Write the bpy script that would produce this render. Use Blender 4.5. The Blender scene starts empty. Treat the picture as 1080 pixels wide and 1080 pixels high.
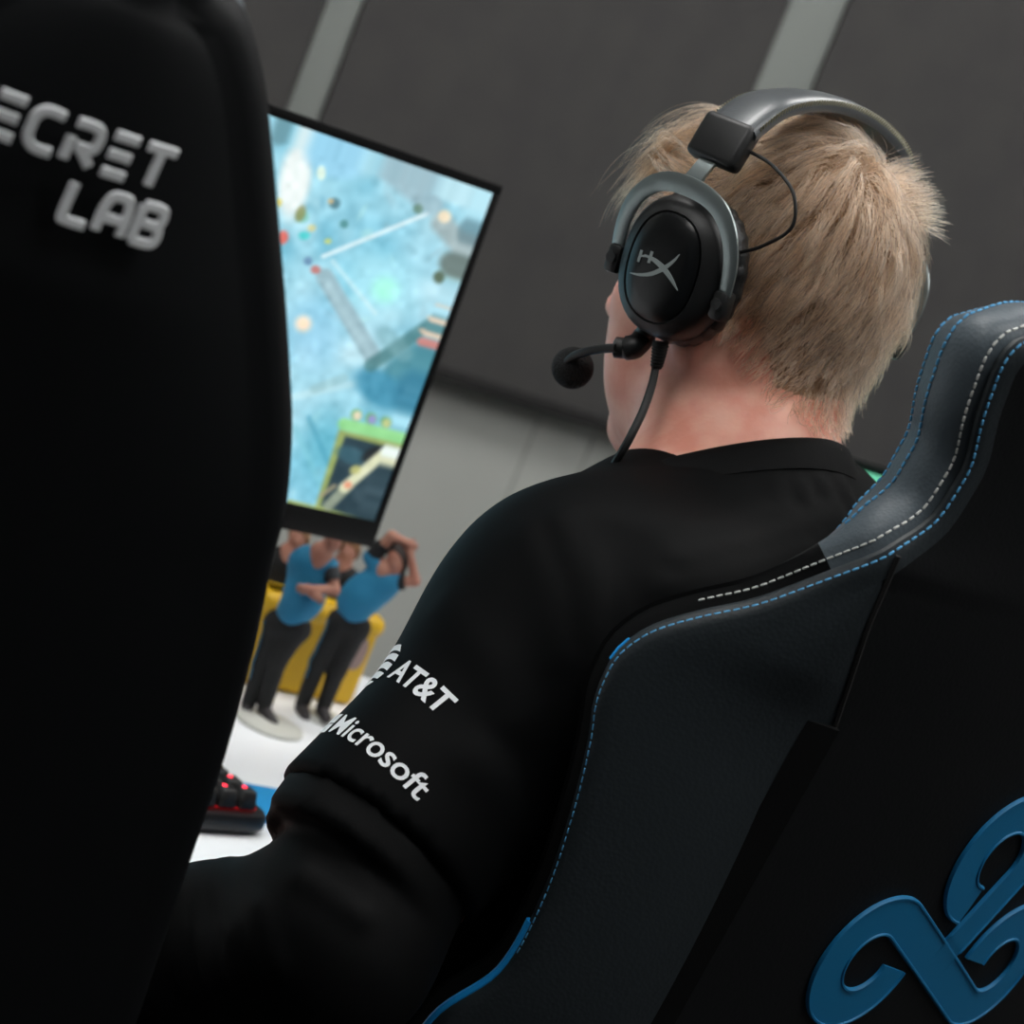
import bpy, bmesh, random
import numpy as np
from math import *
from mathutils import Vector, Matrix
rng = np.random.default_rng(7)
random.seed(7)
SC = bpy.context.scene
COL = SC.collection
V3 = lambda *a: np.array(a, float)
# ------------------------------------------------------------------ camera
FPX = 2540.0
YAW, PIT, ROL = radians(31), radians(-10), radians(22)
CAM = V3(0, 0, 1.27)
CF = V3(sin(YAW)*cos(PIT), cos(YAW)*cos(PIT), sin(PIT))
R0 = V3(cos(YAW), -sin(YAW), 0); U0 = np.cross(R0, CF)
CX = cos(ROL)*R0 + sin(ROL)*U0; CY = -sin(ROL)*R0 + cos(ROL)*U0
def ray(u, v): return CF + (u-540)/FPX*CX + (540-v)/FPX*CY
def at(u, v, d): return CAM + d*ray(u, v)            # point of the room seen at (u, v), d metres away
def px(P):
    q = np.asarray(P)-CAM; d = q@CF
    return (540+FPX*(q@CX)/d, 540-FPX*(q@CY)/d)
def on_plane(u, v, p0, n):
    r = ray(u, v); return CAM + r*(((p0-CAM)@n)/(r@n))
cam = bpy.data.cameras.new('camera'); camo = bpy.data.objects.new('camera', cam); COL.objects.link(camo)
M = Matrix(((CX[0], CY[0], -CF[0], CAM[0]), (CX[1], CY[1], -CF[1], CAM[1]), (CX[2], CY[2], -CF[2], CAM[2]), (0, 0, 0, 1)))
camo.matrix_world = M
cam.sensor_width = 36; cam.lens = 36*FPX/1080; cam.clip_start = .05
cam.dof.use_dof = True; cam.dof.focus_distance = 1.345; cam.dof.aperture_fstop = cam.lens/9.0
SC.camera = camo
SC.view_settings.view_transform = 'Standard'; SC.view_settings.look = 'None'
SC.view_settings.gamma = 1; SC.view_settings.use_curve_mapping = False
SC.view_settings.exposure = 0
# ------------------------------------------------------------------ objects
def tag(o, label=None, cat=None, group=None, kind=None):
    if label: o['label'] = label
    if cat: o['category'] = cat
    if group: o['group'] = group
    if kind: o['kind'] = kind
    return o
def empty(name, loc, label, cat, group=None, rz=0):
    o = bpy.data.objects.new(name, None); COL.objects.link(o)
    o.location = loc; o.rotation_euler = (0, 0, rz); o.empty_display_size = .05
    return tag(o, label, cat, group)
def link(name, me, mat=None, parent=None, world=True):
    """link a mesh; its coordinates are world ones unless world=False (then they are the parent's)"""
    o = bpy.data.objects.new(name, me); COL.objects.link(o)
    if mat is not None:
        for m in (mat if isinstance(mat, (list, tuple)) else [mat]): me.materials.append(m)
    if parent is not None:
        o.parent = parent
        if world:
            o.matrix_parent_inverse = wmat(parent).inverted()
    return o
def wmat(o):
    m = o.matrix_basis.copy()
    return wmat(o.parent) @ o.matrix_parent_inverse @ m if o.parent else m
def mesh_np(v, quads, smooth=True, tris=None):
    me = bpy.data.meshes.new('mesh'); v = np.asarray(v, np.float32)
    quads = np.asarray(quads, np.int32).reshape(-1, 4)
    tris = np.asarray(tris if tris is not None else [], np.int32).reshape(-1, 3)
    me.vertices.add(len(v)); me.vertices.foreach_set('co', v.ravel())
    nl = quads.size+tris.size
    me.loops.add(nl); me.loops.foreach_set('vertex_index', np.concatenate([quads.ravel(), tris.ravel()]))
    n = len(quads)+len(tris); me.polygons.add(n)
    ls = np.concatenate([np.arange(len(quads))*4, quads.size+np.arange(len(tris))*3]).astype(np.int32)
    me.polygons.foreach_set('loop_start', ls)
    me.polygons.foreach_set('use_smooth', np.full(n, smooth))
    me.update(calc_edges=True); me.validate()
    return me
class MB:
    """collects shapes into one mesh"""
    def __init__(s): s.v = []; s.f = []; s.m = []; s.n = 0
    def add(s, v, f, mi=0):
        s.v.extend([tuple(p) for p in v]); s.f.extend([tuple(i+s.n for i in q) for q in f]); s.m.extend([mi]*len(f)); s.n += len(v)
    def box(s, c, size, R=None, bev=0, mi=0, seg=2):
        bm = bmesh.new(); bmesh.ops.create_cube(bm, size=1)
        for w in bm.verts: w.co = Vector([w.co[i]*size[i] for i in range(3)])
        if bev: bmesh.ops.bevel(bm, geom=list(bm.edges)+list(bm.verts), offset=bev, segments=seg, affect='EDGES', profile=.5)
        v = np.array([w.co for w in bm.verts]); bm.verts.index_update()
        f = [[w.index for w in p.verts] for p in bm.faces]; bm.free()
        if R is not None: v = v@np.asarray(R).T
        s.add(v+np.asarray(c), f, mi); return s
    def tube(s, pts, r, n=10, cap=True, mi=0, closed=False):
        pts = np.asarray(pts, float); m = len(pts)
        rr = np.full(m, r) if np.isscalar(r) else np.asarray(r, float)
        T = np.gradient(pts, axis=0) if not closed else (np.roll(pts, -1, 0)-np.roll(pts, 1, 0))
        T /= np.linalg.norm(T, axis=1)[:, None]+1e-12
        a = V3(0, 0, 1) if abs(T[0, 2]) < .9 else V3(1, 0, 0)
        u = np.cross(T[0], a); u /= np.linalg.norm(u); v = []
        for i in range(m):
            u = u-(u@T[i])*T[i]; u /= np.linalg.norm(u); w = np.cross(T[i], u)
            for k in range(n):
                t = 2*pi*k/n; v.append(pts[i]+rr[i]*(cos(t)*u+sin(t)*w))
        f = []
        for i in range(m if closed else m-1):
            j = (i+1) % m
            for k in range(n):
                l = (k+1) % n; f.append((i*n+k, i*n+l, j*n+l, j*n+k))
        if cap and not closed: f.append(tuple(range(n))[::-1]); f.append(tuple(range((m-1)*n, m*n)))
        s.add(v, f, mi); return s
    def cap(s, a, b, r, n=8, mi=0):
        a = np.asarray(a, float); b = np.asarray(b, float); d = b-a; L = np.linalg.norm(d)+1e-9; d /= L
        P = [a-d*r*.92, a-d*r*.6, a, b, b+d*r*.6, b+d*r*.92]; s.tube(P, [r*.35, r*.8, r, r, r*.8, r*.35], n, True, mi); return s
    def loft(s, rings, closed=True, cap=True, mi=0):
        rings = np.asarray(rings, float); m, n = rings.shape[:2]; f = []
        for i in range(m-1):
            for k in range(n if closed else n-1):
                l = (k+1) % n; f.append((i*n+k, i*n+l, (i+1)*n+l, (i+1)*n+k))
        if cap: f.append(tuple(range(n))[::-1]); f.append(tuple(range((m-1)*n, m*n)))
        s.add(rings.reshape(-1, 3), f, mi); return s
    def ball(s, c, r, n=16, m=10, mi=0, R=None):
        r = np.ones(3)*r; v = []; f = []
        for i in range(m+1):
            a = pi*i/m-pi/2
            for k in range(n): v.append(V3(cos(a)*cos(2*pi*k/n), cos(a)*sin(2*pi*k/n), sin(a))*r)
        for i in range(m):
            for k in range(n): f.append((i*n+k, i*n+(k+1) % n, (i+1)*n+(k+1) % n, (i+1)*n+k))
        v = np.array(v)
        if R is not None: v = v@np.asarray(R).T
        s.add(v+np.asarray(c), f, mi); return s
    def mesh(s, smooth=True, merge=True):
        me = bpy.data.meshes.new('mesh'); me.from_pydata(s.v, [], s.f)
        me.polygons.foreach_set('material_index', s.m)
        bm = bmesh.new(); bm.from_mesh(me)
        if merge: bmesh.ops.remove_doubles(bm, verts=bm.verts, dist=1e-6)
        bmesh.ops.recalc_face_normals(bm, faces=bm.faces)
        for p in bm.faces: p.smooth = smooth
        if smooth:
            for e in bm.edges:
                if len(e.link_faces) == 2 and e.calc_face_angle(0) > radians(42): e.smooth = False
        bm.to_mesh(me); bm.free(); return me
    def obj(s, name, mat, parent=None, smooth=True, world=True):
        return link(name, s.mesh(smooth), mat, parent, world)
def spline(pts, n=8, closed=False):
    """Catmull-Rom through pts"""
    P = np.asarray(pts, float); m = len(P); out = []
    for i in range(m if closed else m-1):
        if closed: a, b, c, d = P[(i-1) % m], P[i], P[(i+1) % m], P[(i+2) % m]
        else: a, b, c, d = P[max(i-1, 0)], P[i], P[i+1], P[min(i+2, m-1)]
        for k in range(n):
            t = k/n
            out.append(.5*((2*b)+(c-a)*t+(2*a-5*b+4*c-d)*t*t+(-a+3*b-3*c+d)*t**3))
    if not closed: out.append(P[-1])
    return np.array(out)
def resample(P, step):
    d = np.r_[0, np.cumsum(np.linalg.norm(np.diff(P, axis=0), axis=1))]
    n = max(2, int(d[-1]/step)+1); t = np.linspace(0, d[-1], n)
    return np.stack([np.interp(t, d, P[:, i]) for i in range(P.shape[1])], 1)
def rot(ax, a):
    return np.array(Matrix.Rotation(a, 3, Vector(ax)))
# ------------------------------------------------------------------ materials
def mat(name, col, rough=.5, metal=0, spec=.5, bump=None, var=None, emit=None, sheen=0, coat=0, sss=0, alpha=None):
    m = bpy.data.materials.new(name); m.use_nodes = True; nt = m.node_tree; b = nt.nodes['Principled BSDF']
    I = b.inputs; c = tuple(col)+(1,) if len(col) == 3 else col
    I['Base Color'].default_value = c; I['Roughness'].default_value = rough; I['Metallic'].default_value = metal
    I['Specular IOR Level'].default_value = spec; I['Sheen Weight'].default_value = sheen; I['Coat Weight'].default_value = coat
    if sss:
        I['Subsurface Weight'].default_value = sss; I['Subsurface Radius'].default_value = (.012, .005, .003); I['Subsurface Scale'].default_value = 1
    if emit: I['Emission Color'].default_value = tuple(emit[:3])+(1,); I['Emission Strength'].default_value = emit[3]
    tc = None
    if bump or var: tc = nt.nodes.new('ShaderNodeTexCoord')
    if bump:   # (kind, scale, strength, distance)
        kind, sc, st, di = bump
        if kind == 'noise':
            t = nt.nodes.new('ShaderNodeTexNoise'); t.inputs['Scale'].default_value = sc; t.inputs['Detail'].default_value = 3; out = t.outputs['Fac']
        else:
            t = nt.nodes.new('ShaderNodeTexVoronoi'); t.inputs['Scale'].default_value = sc; out = t.outputs['Distance']
        nt.links.new(tc.outputs['Object'], t.inputs['Vector'])
        bp = nt.nodes.new('ShaderNodeBump'); bp.inputs['Strength'].default_value = st; bp.inputs['Distance'].default_value = di
        nt.links.new(out, bp.inputs['Height']); nt.links.new(bp.outputs['Normal'], I['Normal'])
    if var:    # (scale, other colour)
        t = nt.nodes.new('ShaderNodeTexNoise'); t.inputs['Scale'].default_value = var[0]; t.inputs['Detail'].default_value = 4
        nt.links.new(tc.outputs['Object'], t.inputs['Vector'])
        mx = nt.nodes.new('ShaderNodeMix'); mx.data_type = 'RGBA'
        rp = nt.nodes.new('ShaderNodeMapRange'); rp.inputs[1].default_value = .35; rp.inputs[2].default_value = .65
        nt.links.new(t.outputs['Fac'], rp.inputs[0]); nt.links.new(rp.outputs[0], mx.inputs['Factor'])
        mx.inputs[6].default_value = c; mx.inputs[7].default_value = tuple(var[1])+(1,)
        nt.links.new(mx.outputs[2], I['Base Color'])
    return m
def s2l(*c):   # sRGB 0-255 -> linear
    return tuple((x/255/12.92) if x/255 <= .04045 else ((x/255+.055)/1.055)**2.4 for x in c)
# ------------------------------------------------------------------ implicit surfaces
def s_cap(P, a, b, ra, rb=None):
    rb = ra if rb is None else rb; a = np.asarray(a, float); b = np.asarray(b, float); d = b-a
    t = np.clip((P-a)@d/(d@d+1e-12), 0, 1)
    q = P-a-t[:, None]*d
    return np.sqrt(np.einsum('ij,ij->i', q, q))-(ra+(rb-ra)*t)
def s_ell(P, c, r, R=None):
    q = P-np.asarray(c)
    if R is not None: q = q@R
    r = np.asarray(r, float); a = q/r; b = a/r
    k0 = np.sqrt(np.einsum('ij,ij->i', a, a)); k1 = np.sqrt(np.einsum('ij,ij->i', b, b))+1e-9
    return k0*(k0-1)/k1
def smin(a, b, k):
    h = np.maximum(k-np.abs(a-b), 0)/k; return np.minimum(a, b)-h*h*k*.25
def smax(a, b, k): return -smin(-a, -b, k)
def sdf_mesh(f, lo, hi, h, bs=14):
    """polygonise f = 0 (surface nets) inside the box lo..hi with cells of size h"""
    lo = np.asarray(lo, float); n = np.ceil((np.asarray(hi)-lo)/h).astype(int)+1
    nb = np.ceil(n/bs).astype(int); n = nb*bs
    V = np.full(tuple(n), 1e3, np.float32)
    g = np.stack(np.meshgrid(*[np.arange(k) for k in nb], indexing='ij'), -1).reshape(-1, 3)
    cen = lo+(g*bs+(bs-1)/2)*h
    dc = np.concatenate([f(c) for c in np.array_split(cen, max(1, len(cen)//20000))])
    rad = bs*h*.5*1.7321+.01
    loc = np.stack(np.meshgrid(*[np.arange(bs)]*3, indexing='ij'), -1).reshape(-1, 3)
    for gi, d in zip(g, dc):
        s = tuple(slice(a*bs, a*bs+bs) for a in gi)
        if abs(d) > rad*1.25: V[s] = d; continue
        V[s] = f(lo+(gi*bs+loc)*h).reshape(bs, bs, bs)
    S = V < 0; nx, ny, nz = V.shape
    c8 = [(i, j, k) for i in (0, 1) for j in (0, 1) for k in (0, 1)]
    sub = lambda A, o: A[o[0]:nx-1+o[0], o[1]:ny-1+o[1], o[2]:nz-1+o[2]]
    cnt = sum(sub(S, o).astype(np.int8) for o in c8); act = (cnt > 0) & (cnt < 8)
    idx = np.argwhere(act); ID = np.full(act.shape, -1, np.int32); ID[act] = np.arange(len(idx))
    acc = np.zeros((len(idx), 3)); w = np.zeros(len(idx))
    for a in c8:
        for ax in range(3):
            if a[ax]: continue
            b = list(a); b[ax] = 1
            va = V[idx[:, 0]+a[0], idx[:, 1]+a[1], idx[:, 2]+a[2]]; vb = V[idx[:, 0]+b[0], idx[:, 1]+b[1], idx[:, 2]+b[2]]
            x = (va < 0) != (vb < 0); t = np.where(x, va/(va-vb+1e-12), 0)
            p = np.array(a, float)[None].repeat(len(idx), 0); p[:, ax] = t
            acc += p*x[:, None]; w += x
    P = lo+(idx+acc/w[:, None])*h
    for it in range(2):
        e = h*.3; d = f(P); G = np.stack([f(P+np.eye(3)[i]*e)-d for i in range(3)], 1)/e
        P = P-np.clip(d, -h*.6, h*.6)[:, None]*G/(np.einsum('ij,ij->i', G, G)[:, None]+1e-6)*.9
    Q = []
    for ax in range(3):
        o1, o2 = [(1, 2), (2, 0), (0, 1)][ax]
        a = [slice(None)]*3; a[ax] = slice(0, V.shape[ax]-1); b = [slice(None)]*3; b[ax] = slice(1, None)
        sa, sb = S[tuple(a)], S[tuple(b)]
        e = np.argwhere(sa != sb); ok = (e[:, o1] > 0) & (e[:, o2] > 0)
        ok &= (e[:, o1] < act.shape[o1]) & (e[:, o2] < act.shape[o2]); e = e[ok]
        fl = sa[tuple(e.T)]
        d1 = np.zeros(3, int); d1[o1] = 1; d2 = np.zeros(3, int); d2[o2] = 1
        q = np.stack([ID[tuple((e-d1-d2).T)], ID[tuple((e-d2).T)], ID[tuple(e.T)], ID[tuple((e-d1).T)]], 1)
        q[~fl] = q[~fl][:, ::-1]; Q.append(q)
    return P, np.concatenate(Q)
def trace(f, o, d, tmax=3., t0=0.):
    """march points o along d to f = 0"""
    o = np.atleast_2d(o).astype(float); d = np.atleast_2d(d); d = d/np.linalg.norm(d, axis=1)[:, None]
    t = np.full(len(o), t0); 
    for i in range(90):
        s = f(o+t[:, None]*d); t = np.minimum(t+s*.8, tmax)
    return o+t[:, None]*d
def seen(f, u, v, t0=1.0):
    return trace(f, CAM, ray(u, v), 3., t0)[0]
LPOW = 11.0
LIGHTS = [(.2, 1.9, 1.2, .6), (2.0, 1.9, 1.2, .6), (3.4, 1.2, 1.2, .6), (.9, .2, 1.2, .6), (2.4, -.9, 1.2, .6), (-1.1, .6, 1.2, .6)]
LLAB = ['flat ceiling panel light over the left part of the desk', 'flat ceiling panel light over the right part of the desk', 'flat ceiling panel light near the right wall', 'flat ceiling panel light above the gaming chairs', 'flat ceiling panel light at the rear right of the room', 'flat ceiling panel light near the left wall']
SCREEN = '''
# a generic bright battle map
blob(310, 190, 22, 55, 10, (240, 244, 240), .9); blob(300, 140, 14, 24, 60, (90, 130, 140), .7); blob(322, 132, 30, 10, 25, (110, 120, 105), .8); blob(345, 150, 26, 12, 25, (100, 150, 180), .5)
blob(400, 300, 62, 50, 20, (165, 226, 240), .8, .8); blob(405, 305, 22, 22, 0, (170, 250, 225), .9, .9); blob(330, 350, 45, 60, 0, (150, 205, 232), .7, .8)
blob(350, 170, 40, 22, 20, (150, 205, 232), .8)
seg(340, 270, 450, 225, 3, (225, 242, 246), .8); seg(350, 275, 395, 330, 3, (215, 238, 240), .5); seg(300, 420, 390, 400, 5, (190, 225, 232), .6)
seg(342, 292, 392, 375, 11, (150, 180, 190), .95, .3); seg(345, 300, 388, 372, 5, (165, 195, 204), .8)
seg(410, 180, 455, 215, 16, (150, 175, 185), .7); seg(465, 235, 500, 275, 15, (160, 172, 172), .8); blob(478, 280, 22, 18, 40, (92, 104, 98), .85); blob(462, 292, 8, 9, 0, (70, 82, 56), .8); blob(492, 245, 14, 20, 10, (90, 120, 130), .6)
blob(480, 205, 30, 14, 20, (190, 228, 238), .9)
seg(432, 178, 518, 205, 7, (70, 132, 92), .9); seg(455, 187, 475, 191, 4, (214, 218, 130), .8); seg(482, 194, 494, 198, 4, (206, 196, 96), .8); seg(500, 202, 516, 206, 4, (214, 220, 160), .7); blob(436, 175, 5, 4, 0, (224, 110, 100), 1)
blob(398, 172, 8, 7, 0, (240, 214, 200), .9); blob(468, 228, 9, 9, 0, (240, 222, 190), .9); blob(440, 220, 7, 7, 0, (96, 128, 110), .8)
blob(318, 228, 9, 9, 0, (120, 190, 170), .7); blob(338, 182, 6, 10, 0, (226, 244, 224), .9); blob(316, 225, 7, 12, 20, (140, 134, 72), .7); blob(352, 214, 8, 8, 0, (70, 110, 120), .8); blob(362, 236, 6, 6, 0, (70, 130, 130), .8); blob(348, 212, 4, 4, 0, (214, 186, 130), .8); blob(328, 240, 6, 5, 0, (212, 204, 140), .8); blob(320, 248, 8, 6, 0, (80, 206, 206), .9); blob(345, 254, 5, 4, 0, (206, 214, 110), .8); blob(297, 250, 8, 10, 20, (226, 104, 92), .9); blob(293, 213, 5, 6, 0, (216, 206, 110), .9); blob(332, 284, 7, 6, 0, (196, 104, 96), .8); blob(324, 275, 6, 6, 0, (90, 120, 160), .7)
blob(319, 341, 13, 13, 0, (252, 226, 196), 1, .8)
blob(430, 385, 60, 22, -38, (64, 128, 142), .85); blob(400, 410, 40, 24, 35, (66, 142, 172), .9); blob(440, 415, 36, 34, 0, (52, 122, 150), .85); seg(390, 385, 470, 330, 9, (70, 120, 124), .8); seg(405, 352, 425, 372, 12, (120, 165, 172), .5)
for i in range(5):
    x, y = 450+i*9, 352-i*13; blob(x, y, 14, 4, 32, (236, 206, 180), .85); blob(x+8, y-5, 4, 3, 0, (220, 110, 90), .7)
blob(445, 360, 8, 6, 0, (214, 120, 110), .8)
blob(345, 470, 42, 60, 10, (96, 178, 198), .7, .9); seg(310, 450, 345, 530, 4, (130, 200, 214), .5); seg(325, 440, 350, 500, 4, (70, 150, 176), .5); seg(330, 410, 362, 398, 6, (150, 190, 196), .6)
poly4([(357, 452), (428, 468), (401, 560), (331, 536)], (150, 160, 84), .9); poly4([(363, 459), (421, 474), (396, 553), (337, 533)], (40, 62, 72), 1.); blob(370, 480, 22, 12, 20, (58, 98, 112), .8); blob(388, 525, 22, 16, 20, (60, 82, 92), .8); blob(392, 478, 18, 8, -30, (30, 32, 34), .8)
seg(345, 533, 366, 512, 7, (150, 160, 140), .9); seg(362, 514, 404, 478, 7, (224, 226, 190), .95); blob(409, 475, 12, 9, -40, (226, 238, 232), 1); blob(366, 511, 6, 5, 0, (222, 146, 116), .9); blob(374, 495, 8, 6, -20, (190, 190, 120), .9); seg(338, 522, 352, 512, 3, (160, 150, 120), .8)
seg(362, 447, 424, 462, 8, (146, 214, 140), .95, .4); 
for i, c in enumerate(((226, 214, 186), (150, 150, 204), (190, 200, 140), (176, 60, 62))): blob(375+i*15.5, 437+i*4, 8, 8, 0, (120, 170, 100), .8); blob(376+i*15.5, 438+i*4, 5.5, 6, 0, c, 1)
seg(304, 529, 338, 538, 4, (160, 176, 104), .9)
'''
# ================================================================== the player
def nz(v): v = np.asarray(v, float); return v/np.linalg.norm(v)
# head frame: origin between the ears, x right, y forward, z up
HD = at(797, 330, 1.52)
_psi = YAW-radians(50)                       # facing, left of the camera axis
_hy = V3(sin(_psi), cos(_psi), 0)
_hz = V3(0, 0, 1); _hx = np.cross(_hy, _hz)
_Rv = rot(tuple(CF), radians(-5.5))          # head leans a little to its left
HR = _Rv@np.stack([_hx, _hy, _hz], 1)
_hyaw = rot(tuple(HR[:, 0]), radians(-3)); HR = _hyaw@HR
HS = .92
def hw(p): return HD+HR@(np.asarray(p, float)*HS)          # head -> world
def hl(P): return ((P-HD)@HR)/HS                    # world -> head
# torso
NB = at(756, 562, 1.475)                      # neck base
SL = at(612, 672, 1.394)                      # left shoulder joint
ty = radians(20)
TX, TY = V3(cos(ty), sin(ty), 0), V3(-sin(ty), cos(ty), 0)
SR = NB+TX*.185+TY*.02+V3(0, 0, -.075)
PEL = V3(.97, 1.24, .575)
CH = .5*(SL+SR)*.62+NB*.1+PEL*.28
EL = at(352, 996, 1.30)                       # left elbow
WL = at(72, 1004, 1.42)                       # left wrist on the desk edge
HLm = WL+V3(.0, .10, .012)
ER = SR+V3(.10, .02, -.24); WR = ER+V3(-.02, .25, -.02)
DESK = .66
def head_sdf(P):
    q = hl(P); ax = np.abs(q[:, 0]); m = q.copy(); m[:, 0] = ax
    d = s_ell(q, (0, -.007, .042), (.074, .090, .088))
    d = smin(d, s_ell(q, (0, -.034, .010), (.058, .046, .050)), .03)
    d = smin(d, s_ell(q, (0, .036, -.022), (.058, .060, .085)), .03)
    d = smin(d, s_cap(m, (.056, -.004, -.03), (.054, .008, -.066), .014), .03)
    d = smin(d, s_cap(m, (.054, .008, -.066), (.014, .072, -.102), .015, .012), .025)
    d = smin(d, s_ell(q, (0, .069, -.101), (.020, .015, .016)), .02)
    d = smin(d, s_cap(m, (.012, .083, .034), (.04, .070, .033), .012), .02)
    d = smin(d, s_ell(m, (.047, .058, -.010), (.022, .022, .02)), .025)
    d = smin(d, s_ell(m, (.036, .052, -.052), (.022, .028, .036)), .03)
    d = smax(d, -s_ell(m, (.032, .102, .016), (.018, .016, .013)), .014)
    d = smin(d, s_ell(m, (.032, .0775, .016), (.0150, .0138, .0125)), .006); d = smax(d, -s_ell(m, (.032, .092, .0155), (.0118, .009, .0048)), .002)
    d = smin(d, s_cap(q, (0, .092, .022), (0, .117, -.022), .008, .011), .012)
    d = smin(d, s_ell(m, (.012, .103, -.027), (.008, .010, .008)), .008)
    d = smin(d, s_ell(q, (0, .0965, -.052), (.022, .009, .006)), .008)
    d = smin(d, s_ell(q, (0, .0945, -.064), (.019, .009, .007)), .008)
    d = smax(d, -s_cap(m, (0, .107, -.0580), (.024, .096, -.0585), .0035), .004)
    e = s_ell(m, (.079, -.008, -.002), (.007, .019, .031)); e = smax(e, -s_ell(m, (.087, -.004, .002), (.006, .012, .020)), .006)
    d = smin(d, e, .008)
    return d*HS
NK = hw((0, -.024, -.03))
def neck_sdf(P):
    d = s_cap(P, NK, NB+V3(0, 0, .0), .049, .055)
    d = smin(d, s_cap(P, hw((-.058, -.018, -.045)), NB+TY*.046-TX*.022+V3(0, 0, -.03), .015, .011), .022)
    d = smin(d, s_cap(P, hw((.058, -.018, -.045)), NB+TY*.046+TX*.022+V3(0, 0, -.03), .015, .011), .022)
    for S in (SL, SR):
        d = smin(d, s_cap(P, NB-V3(0, 0, .008), S+V3(0, 0, .005), .036, .042), .05)
    return d
def torso_sdf(P, o=0.0):
    Rt = np.stack([TX, TY, V3(0, 0, 1)], 1)
    d = s_ell(P, CH+V3(0, 0, .02), (.185+o, .118+o, .215+o), Rt)
    d = smin(d, s_ell(P, PEL*.62+CH*.38, (.165+o, .118+o, .19+o)), .1)
    d = smin(d, s_ell(P, PEL+V3(0, 0, .01), (.17+o, .112+o, .13+o)), .06)
    d = smin(d, s_cap(P, SL, SR, .058+o), .07)
    d = smin(d, s_ell(P, SL*.5+NB*.5-TY*.035-V3(0, 0, .075), (.10+o, .06+o, .10+o), Rt), .05)
    d = smin(d, s_ell(P, SR*.5+NB*.5-TY*.035-V3(0, 0, .075), (.10+o, .06+o, .10+o), Rt), .05)
    return d
def arm_sdf(P, S, E, W, o=0.0):
    d = s_cap(P, S, S*.45+E*.55, .053+o, .049+o)
    d = smin(d, s_cap(P, S*.45+E*.55, E, .049+o, .042+o), .03)
    d = smin(d, s_cap(P, E, E*.6+W*.4, .039+o, .036+o), .03)
    d = smin(d, s_cap(P, E*.6+W*.4, W, .036+o, .025+o), .03)
    return d
def hand_sdf(P, W, fwd, left, curl=.5, thumb=1):
    """palm, four unequal bent fingers, thumb leaving the side of the palm; left = direction to the index side"""
    fwd = nz(fwd); s = nz(left-(left@fwd)*fwd); up = nz(np.cross(fwd, s));
    if up[2] < 0: up = -up
    K = W+fwd*.085
    d = s_cap(P, W, W+fwd*.03, .026, .024)
    for i, (k, L) in enumerate(((.030, .070), (.010, .078), (-.010, .073), (-.029, .058))):
        kn = K+s*k-fwd*abs(k)*.25
        d = smin(d, s_cap(P, W+fwd*.02+s*k*.5, kn, .017, .0125), .012)
        a = kn+(fwd*cos(.35)+up*sin(.1))*L*.45; b = a+(fwd*cos(curl)-up*sin(curl))*L*.32; c = b+(fwd*cos(curl*2.1)-up*sin(curl*2.1))*L*.25
        g = s_cap(P, kn, a, .0098, .0088); g = smin(g, s_cap(P, a, b, .0088, .008), .004); g = smin(g, s_cap(P, b, c, .008, .0068), .004)
        d = smin(d, g, .005)
    t0 = W+fwd*.022+s*.018; t1 = t0+nz(fwd*.6+s*.75-up*.25)*.040; t2 = t1+nz(fwd*.9+s*.25-up*.2)*.032; t3 = t2+nz(fwd-up*.3)*.022
    g = s_cap(P, t0, t1, .016, .0115); g = smin(g, s_cap(P, t1, t2, .011, .0095), .006); g = smin(g, s_cap(P, t2, t3, .0095, .007), .005)
    return smin(d, g, .010)
HIPL, HIPR = PEL-TX*.09+V3(0, 0, -.02), PEL+TX*.09+V3(0, 0, -.02)
KNL, KNR = V3(.70, 1.60, .50), V3(1.02, 1.64, .50)
ANL, ANR = V3(.70, 1.60, .10), V3(1.02, 1.62, .10)
def legs_sdf(P, o=0.0):
    d = None
    for H, K, A in ((HIPL, KNL, ANL), (HIPR, KNR, ANR)):
        g = s_cap(P, H, K, .085+o, .058+o); g = smin(g, s_cap(P, K, K*.6+A*.4+V3(0, -.012, 0), .055+o, .057+o), .03)
        g = smin(g, s_cap(P, K*.6+A*.4+V3(0, -.012, 0), A, .057+o, .038+o), .03)
        d = g if d is None else smin(d, g, .03)
    return d
def body_sdf(P):
    d = smin(head_sdf(P), neck_sdf(P), .026)
    d = smin(d, torso_sdf(P), .05)
    d = smin(d, arm_sdf(P, SL, EL, WL), .03); d = smin(d, arm_sdf(P, SR, ER, WR), .03)
    d = smin(d, legs_sdf(P), .04)
    for A in (ANL, ANR):
        d = smin(d, s_cap(P, A+V3(0, -.02, -.045), A+V3(0, .15, -.065), .034, .026), .03)
    d = smin(d, hand_sdf(P, WL, HLm-WL, V3(.7, .7, 0), .45), .012)
    d = smin(d, hand_sdf(P, WR, V3(-.1, 1, -.05), V3(-1, 0, 0), .35), .012)
    return d
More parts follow.
